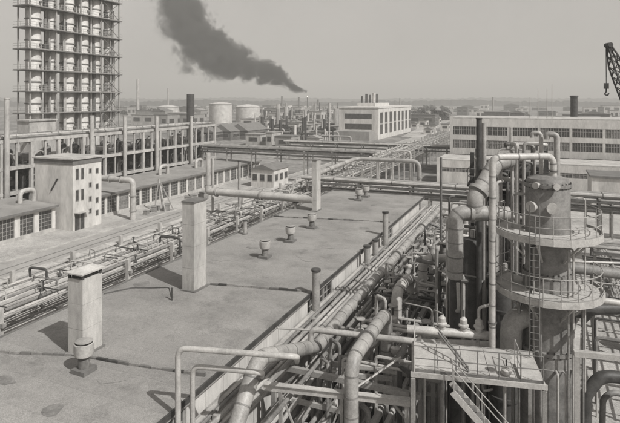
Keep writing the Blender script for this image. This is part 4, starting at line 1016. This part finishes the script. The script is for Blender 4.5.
block('low white annex with a narrow window strip before the factory block', -23.2, 40, 134, 146, 6.3, (3.2,), 3.0, 'low_annex', wz=1.1)
# white shed with dark roof band
kiosk('plain white shed with a dark roof band at the right edge', (15.6, 121, 0), 12.6, 9, 5.9, 'conc_dk', 'white', 0)
# dark chimney behind the factory block
q = pt(574, 94.5, 176)
stack('fat dark chimney behind the long factory block', (q.x, q.y, 0), q.z - .9, 1.1, True, 'steel_dk', None, 'chimney', 'chimney')
for k, (px, yt) in enumerate(((530, 97), (538, 88), (547, 88), (552, 84))):
    q = pY(px, yt, 153)
    o = MB().cyl((q.x, q.y, 15.95), (q.x, q.y, q.z), .12, 6, .05).build('roof_mast', 'steel', None, (q.x, q.y, 15.95))
    tag(o, 'thin mast on the roof of the long factory block', 'mast', 'masts on the factory roof')

# =================================================================== WHITE OFFICE
def office():
    X0, X1, Y0, Y1, h = -97.5, -76.2, 268, 345, 16.6
    t = thing('white_office', 'white three storey office block with dark window bands in the distance', 'building', ((X0 + X1) / 2, (Y0 + Y1) / 2, 0))
    MB().box(X0 + .3, X1 - .3, Y0 + .3, Y1 - .3, 0, h - .4).build('core', 'conc_dk', t)
    for a, b in ((0, 5.2), (8.0, 10.6), (13.4, h - .4)): MB().box(X0, X1 - .31, Y0, Y0 + .3, a, b).build('spandrel', 'white', t)
    for x in (X0, X1 - 3.4): MB().box(x, x + 3.09, Y0 - .05, Y0 + .28, 0, h - .41).build('pier', 'white', t)
    for z in (5.2, 10.6): MB().box(X0 + 3.1, X1 - 3.4, Y0 + .15, Y0 + .2, z, z + 2.8).build('window', 'glass', t)
    for k in range(9):
        y = Y0 + k * 9.55; MB().box(X1 - .3, X1, y, y + 3.9 if k < 8 else Y1, 0, h - .4).build('pier', 'white', t)
        if k < 8:
            f = MB().box(X1 - .2, X1 - .12, y + 3.9, y + 9.55, 2.5, h - 2.6).build('window', 'glass', t)
            MB().box(X1 - .3, X1 - .02, y + 3.9, y + 9.55, 0, 2.5).build('spandrel', 'white', t)
            MB().box(X1 - .3, X1 - .02, y + 3.9, y + 9.55, h - 2.6, h - .4).build('spandrel', 'white', t)
            MB().box(X1 - .1, X1 - .04, y + 3.9, y + 9.55, 7.6, 8.4).build('transom', 'frame', f)
    MB().box(X0 - .3, X1 + .3, Y0 - .3, Y1 + .3, h - .4, h + .4).build('roof', 'white', t)
    MB().box(X0 + 3, X1 - 8, Y0 + 22, Y0 + 52, h + .4, h + 2.2).build('penthouse', 'white', t)
    MB().box(X0 - .0, X1 - 2, Y0 - 9, Y0 - .02, 0, 4.6).build('porch_wing', 'conc', t)
office()
for k, px in enumerate((362, 366.5, 370, 374, 377)):
    q = pY(px, 96 + (k % 3), 300); r = (.5, .7, .45, .9, .5)[k]
    stack('short thin stack on the roof of the white office', (q.x, q.y, 16.95 if not (-94.5 < q.x < -84.2 and 290 < q.y < 320) else 18.8), max(1.5, q.z - 16.9), r, False, ('steel_dk', 'tank')[k == 3], 'stacks on the white office roof')

# =================================================================== FAR TANKS, SHEDS, CHIMNEYS, TREES
def tank(label, px0, px1, yt, yb):
    c = (px0 + px1) / 2; tt = H * F_PX / (yb - HY); q = pt(c, yb, tt); r = (px1 - px0) / 2 * tt / F_PX; h = (yb - yt) * tt / F_PX
    t = thing('storage_tank', label, 'tank', (q.x, q.y + r, 0), 'white storage tanks')
    MB().lathe([(r, 0), (r, h), (r * .6, h + r * .12), (0, h + r * .18)], (q.x, q.y + r, 0), 32).build('shell', 'tank', t)
    MB().lathe([(r, h - .5), (r + .25, h - .5), (r + .25, h), (r, h)], (q.x, q.y + r, 0), 32).build('rim', 'clad', t)
tank('left white storage tank beyond the cross rack', 203, 226, 104, 124)
tank('right white storage tank beyond the cross rack', 229, 254, 106.5, 122)
tank('small far storage tank left of the dark chimney', 150, 172, 107, 119)
rng = random.Random(17)
for k in range(3):
    q = pz(207 + 17 * k, 141 - k, 0)
    kiosk('grey gabled shed in the row before the storage tanks', (q.x, q.y + 8, 0), 11.5, 22, 4.6, 'slate', 'brick', 2, 'gabled_shed', 'gabled sheds before the tanks', pitch=3.6)
q = pt(190.5, 94, 215)
stack('short dark chimney left of the storage tanks', (q.x, q.y, 0), q.z, 1.5, False, 'steel_dk', None, 'chimney', 'chimney')
for k, (px, yt, tt, r, m, lb) in enumerate(((138, 79, 620, 1.7, 'conc_lt', 'tall pale chimney right of the column tower'), (168, 88, 700, 1.0, 'conc_lt', 'thin far chimney left of the short dark chimney'),
    (299, 97, 800, 1.4, 'conc_dk', 'slim far chimney below the smoke'), (318, 99.5, 900, 2, 'conc_dk', 'stubby far chimney right of the flare stack'), (282, 96, 850, 1.3, 'conc_dk', 'slim far chimney left of the smoke foot'), (400, 98, 900, 1.2, 'conc', 'slim far chimney behind the white office'), (493, 97, 900, 1.4, 'conc', 'slim far chimney above the factory block'))):
    q = pt(px, yt, tt); stack(lb, (q.x, q.y, 0), q.z, r, False, m, None, 'chimney', 'far_chimney', n=10)
# the flare
fq = pt(307.5, 95.5, 720)
t = thing('flare_stack', 'thin flare stack with a small flame under the smoke', 'flare', (fq.x, fq.y, 0))
MB().cyl((fq.x, fq.y, 0), (fq.x, fq.y, fq.z - 2), .7, 8).build('barrel', 'conc_dk', t)
fm = bpy.data.materials.new('flame'); fm.use_nodes = True; b_ = fm.node_tree.nodes['Principled BSDF']; b_.inputs['Emission Color'].default_value = (1, .93, .8, 1); b_.inputs['Emission Strength'].default_value = 1.0
MB().lathe([(.5, -2), (.7, -1.4), (.6, -.8), (0, -.2)], (fq.x, fq.y, fq.z), 10).build('flame', fm, t)

# distant plant and town: small blocks
kinds = [('white', 'slate'), ('conc', 'conc_dk'), ('brick', 'slate'), ('conc_lt', 'conc')]
n_b = 0
for k in range(130):
    px = rng.uniform(256, 338) if k % 3 == 0 else (rng.uniform(120, 256) if k % 2 else rng.uniform(410, 620)); 
    tt = rng.uniform(300, 1100) ** 1.0; q = pt(px, 150, tt)
    if 196 < px < 258 and tt < 560: continue
    if px > 448 and tt < 300: continue
    wl, rf = kinds[k % 4]
    kiosk({'white': 'white', 'conc': 'grey', 'brick': 'dark brick', 'conc_lt': 'pale'}[wl] + ' small block in the distant works', (q.x, q.y, 0), rng.uniform(8, 26), rng.uniform(8, 20), rng.uniform(4, 11), rf, wl, 2, 'distant_block', 'distant works buildings', pitch=rng.choice((0, 0, 2.2)))
for k in range(26):
    px = rng.uniform(258, 340); tt = rng.uniform(330, 700); q = pt(px, 150, tt)
    stack('far slender process column in the distant works', (q.x, q.y, 0), rng.uniform(9, 21), rng.uniform(.5, 1.5), False, rng.choice(('clad_lt', 'steel_dk', 'clad', 'conc')), 'columns in the distant works', 'column', 'distant_column', n=8)

for k in range(70):
    px = rng.uniform(254, 338) if k % 4 else rng.uniform(412, 447); tt = rng.uniform(230, 600) if px < 400 else rng.uniform(300, 700); q = pt(px, 150, tt)
    wl, rf = kinds[(k * 7) % 4]
    kiosk({'white': 'white', 'conc': 'grey', 'brick': 'dark brick', 'conc_lt': 'pale'}[wl] + ' hut among the distant process units', (q.x, q.y, 0), rng.uniform(3, 8), rng.uniform(3, 9), rng.uniform(2.5, 6.5), rf, wl, 1, 'distant_hut', 'huts among the distant process units', pitch=rng.choice((0, 1.2)))
for k in range(70):
    px = rng.uniform(254, 338); tt = rng.uniform(230, 560); q = pt(px, 150, tt)
    stack('thin far process column in the distant works', (q.x, q.y, 0), rng.uniform(4, 13), rng.uniform(.25, .9), False, rng.choice(('clad_lt', 'steel_dk', 'clad', 'steel_dk', 'tank')), 'thin columns in the distant works', 'column', 'distant_column', n=8)
for k in range(16):
    px = rng.uniform(256, 330); tt = rng.uniform(230, 480); q = pt(px, 150, tt); L = rng.uniform(8, 22); z = rng.uniform(3, 7)
    pipe('distant_pipe', 'pale overhead pipe on stilts in the distant works', [(q.x, q.y, 0), (q.x, q.y, z), (q.x + L, q.y, z), (q.x + L, q.y, 0)], rng.uniform(.25, .5), rng.choice(('clad_lt', 'clad', 'steel_dk')), group='overhead pipes in the distant works', n=8)

def tree_mesh(seed, dens=260):
    rg = random.Random(seed); mb = MB(); cl = [(rg.uniform(-.55, .55), rg.uniform(-.55, .55), rg.uniform(.35, .95), rg.uniform(.22, .4)) for _ in range(11)]
    for _ in range(dens):
        cx, cy, cz, cr = rg.choice(cl); a, b_, rr = rg.uniform(0, 6.28), math.acos(rg.uniform(-1, 1)), cr * rg.uniform(.55, 1.05)
        p = V(cx + rr * math.sin(b_) * math.cos(a), cy + rr * math.sin(b_) * math.sin(a), cz + rr * math.cos(b_) * .8)
        s = rg.uniform(.05, .12); e = V(rg.uniform(-1, 1), rg.uniform(-1, 1), rg.uniform(-1, 1)).normalized(); f = e.cross(V(rg.uniform(-1, 1), rg.uniform(-1, 1), .3)).normalized()
        mb.add([p - e * s - f * s * .6, p + e * s - f * s * .6, p + e * s + f * s * .6, p - e * s + f * s * .6], [(0, 1, 2, 3)])
    tr = MB().cyl((0, 0, 0), (0, 0, .5), .05, 7, .03)
    for k in range(4): c = cl[k]; tr.cyl((0, 0, .3), (c[0], c[1], c[2]), .025, 5, .008)
    return mb.mesh('crown', 'leaf'), tr.mesh('trunk', 'bark')
tms = [tree_mesh(s) for s in (1, 2, 3)]
spots = []
for k in range(36):
    px = rng.choice((rng.uniform(258, 336), rng.uniform(412, 448), rng.uniform(100, 200), rng.uniform(412, 448)))
    spots.append((px, rng.uniform(450, 1100), rng.uniform(5, 9)))
spots += [(428, 470, 9), (433, 480, 8), (438, 475, 10), (441, 500, 8), (322, 300, 5), (330, 310, 4.5), (287, 320, 5), (269, 330, 5)]
for k, (px, tt, s) in enumerate(spots):
    q = pt(px, 150, tt); t = thing('tree', 'dark leafy tree among the distant works', 'tree', (q.x, q.y, 0), 'trees among the distant works')
    t.scale = (s, s, s); piece('crown', tms[k % 3][0], t); piece('trunk', tms[k % 3][1], t)

# =================================================================== CRANE AT THE RIGHT EDGE
def crane():
    tt = 62; tip = pt(608.5, 45, tt); foot = pt(690, 300, tt); foot.z = 2.2
    t = thing('lattice_crane', 'dark lattice boom crane at the right edge with its hook hanging', 'crane', (foot.x, foot.y, 0))
    d = (tip - foot).normalized(); s = V(-SN, CS, 0); u = d.cross(s).normalized(); L = (tip - foot).length
    bo = MB(); N = 22
    def corner(f, i, j):
        hw = .6 * min(1, (1 - f) * 7 + .3) * min(1, f * 6 + .4); return foot + d * (L * f) + s * (i * hw) + u * (j * hw)
    for i in (-1, 1):
        for j in (-1, 1):
            pts = [corner(k / N, i, j) for k in range(N + 1)]
            for a, b in zip(pts, pts[1:]): bo.cyl(a, b, .1, 6)
    bo.build('boom_chord', 'steel_dk', t); la = MB()
    for k in range(N):
        for a, b in (((-1, -1), (1, -1)), ((1, -1), (1, 1)), ((1, 1), (-1, 1)), ((-1, 1), (-1, -1))):
            la.cyl(corner(k / N, *a), corner((k + 1) / N, *b), .06, 5); la.cyl(corner(k / N, *b), corner((k + 1) / N, *a), .06, 5)
    la.build('boom_lacing', 'steel_dk', t)
    MB().cyl(tip - s * .5, tip + s * .5, .28, 14).build('tip_sheave', 'steel_dk', t)
    hk = pt(606.3, 83, tt); MB().cyl(tip - V(.25, 0, .2), hk, .05, 6).build('hoist_rope', 'steel_dk', t)
    b = MB().box(hk.x - .25, hk.x + .25, hk.y - .2, hk.y + .2, hk.z - .65, hk.z).build('hook_block', 'steel_dk', t)
    MB().tube([hk - V(0, 0, .6), hk - V(0, 0, 1.0), hk - V(.2, 0, 1.3), hk - V(-.15, 0, 1.45), hk - V(-.25, 0, 1.15)], .08, 8, .15).build('hook', 'steel_dk', b)
    MB().box(foot.x - 1.6, foot.x + 3.2, foot.y - 1.4, foot.y + 1.4, 1.3, 3.4).build('superstructure', 'steel_md', t)
    for sy in (-1.5, 1.5): MB().box(foot.x - 2.5, foot.x + 2.5, foot.y + sy - .35, foot.y + sy + .35, .01, 1.2).build('crawler_track', 'steel_dk', t)
    MB().box(foot.x - 1.5, foot.x + 1.5, foot.y - 1.15, foot.y + 1.15, .5, 1.3).build('undercarriage', 'steel_md', t)
    MB().cyl(foot + V(2.8, 0, 1.1), tip, .04, 5).build('pendant_rope', 'steel_dk', t)
crane()

# =================================================================== SMOKE
def smoke():
    tt = 720; k_ = tt / F_PX
    axis = [(307, 91.5, 2.2), (298, 88, 5), (286, 80, 9), (270, 71, 13), (255, 68, 14), (240, 64, 17), (222, 55, 27), (205, 42, 35), (190, 26, 42), (177, 6, 46), (166, -18, 50), (156, -46, 54)]
    o0 = pt(axis[0][0], axis[0][1], tt)
    loc = [((x - axis[0][0]) * k_, (axis[0][1] - y) * k_, r * k_) for x, y, r in axis]     # local x (to the left), height, vertical half size
    fine, fr_ = [], []
    for a, b in zip(loc, loc[1:]):
        for k in range(3):
            f = k / 3; fine.append(V(a[0] + (b[0] - a[0]) * f, 0, a[1] + (b[1] - a[1]) * f)); fr_.append((a[2] + (b[2] - a[2]) * f) * 1.25)
    fine.append(V(loc[-1][0], 0, loc[-1][1])); fr_.append(loc[-1][2] * 1.25)
    o = MB().sweep(fine, fr_, 20).build('smoke_plume', 'tar', None, (0, 0, 0))
    o.location = o0; o.rotation_euler = (0, 0, YAW)
    tag(o, 'dark smoke plume drifting up left across the sky from the flare', 'smoke')
    m = bpy.data.materials.new('smoke'); m.use_nodes = True; n = m.node_tree.nodes; l = m.node_tree.links
    n.remove(n['Principled BSDF']); pv_ = n.new('ShaderNodeVolumePrincipled'); out = n['Material Output']
    pv_.inputs['Color'].default_value = (.13, .128, .123, 1); pv_.inputs['Anisotropy'].default_value = .2
    tc_ = n.new('ShaderNodeTexCoord'); sep = n.new('ShaderNodeSeparateXYZ'); l.new(tc_.outputs['Object'], sep.inputs[0])
    X1, Z1, R1 = -loc[-1][0], loc[-1][1], loc[-1][2]
    def math_(op, a, b=None):
        q = n.new('ShaderNodeMath'); q.operation = op
        for i, v in enumerate((a, b)):
            if v is None: continue
            if isinstance(v, (int, float)): q.inputs[i].default_value = v
            else: l.new(v, q.inputs[i])
        return q.outputs[0]
    u = math_('DIVIDE', sep.outputs['X'], -X1)
    def curve(idx, mx):
        c = n.new('ShaderNodeFloatCurve'); cv = c.mapping.curves[0]
        cv.points[0].location = (0, loc[0][idx] / mx); cv.points[1].location = (1, loc[-1][idx] / mx)
        for p in loc[1:-1]: cv.points.new(-p[0] / X1, p[idx] / mx)
        c.mapping.update(); l.new(u, c.inputs['Value']); return math_('MULTIPLY', c.outputs[0], mx)
    za, ra = curve(1, Z1), curve(2, R1)
    dz = math_('SUBTRACT', sep.outputs['Z'], za)
    d = math_('DIVIDE', math_('SQRT', math_('ADD', math_('MULTIPLY', dz, dz), math_('MULTIPLY', sep.outputs['Y'], sep.outputs['Y']))), ra)
    nz = n.new('ShaderNodeTexNoise'); nz.inputs['Scale'].default_value = .045; nz.inputs['Detail'].default_value = 8; nz.inputs['Roughness'].default_value = .62; nz.inputs['Distortion'].default_value = .6
    l.new(tc_.outputs['Object'], nz.inputs[0])
    f = math_('ADD', math_('SUBTRACT', .85, d), math_('MULTIPLY', math_('SUBTRACT', nz.outputs[0], .5), 3.6))
    fade = n.new('ShaderNodeMapRange'); fade.inputs['From Min'].default_value = .1; fade.inputs['From Max'].default_value = 1.0; fade.inputs['To Min'].default_value = .9; fade.inputs['To Max'].default_value = .06
    l.new(u, fade.inputs[0])
    dens = math_('MULTIPLY', math_('MINIMUM', math_('MAXIMUM', f, 0.0), .8), fade.outputs[0])
    l.new(dens, pv_.inputs['Density']); l.new(pv_.outputs[0], out.inputs['Volume'])
    o.data.materials.clear(); o.data.materials.append(m)
smoke()

# =================================================================== HAZE
def haze():
    o = MB().box(-6200, 6200, -500, 7100, -1.2, 290).build('haze', 'tar'); o['kind'] = 'stuff'; o['label'] = 'pale even haze in the air over the works'
    m = bpy.data.materials.new('haze'); m.use_nodes = True; n = m.node_tree.nodes
    n.remove(n['Principled BSDF']); p_ = n.new('ShaderNodeVolumePrincipled'); p_.inputs['Color'].default_value = (.93, .915, .88, 1); p_.inputs['Density'].default_value = .0006
    m.node_tree.links.new(p_.outputs[0], n['Material Output'].inputs['Volume'])
    o.data.materials.clear(); o.data.materials.append(m)
haze()
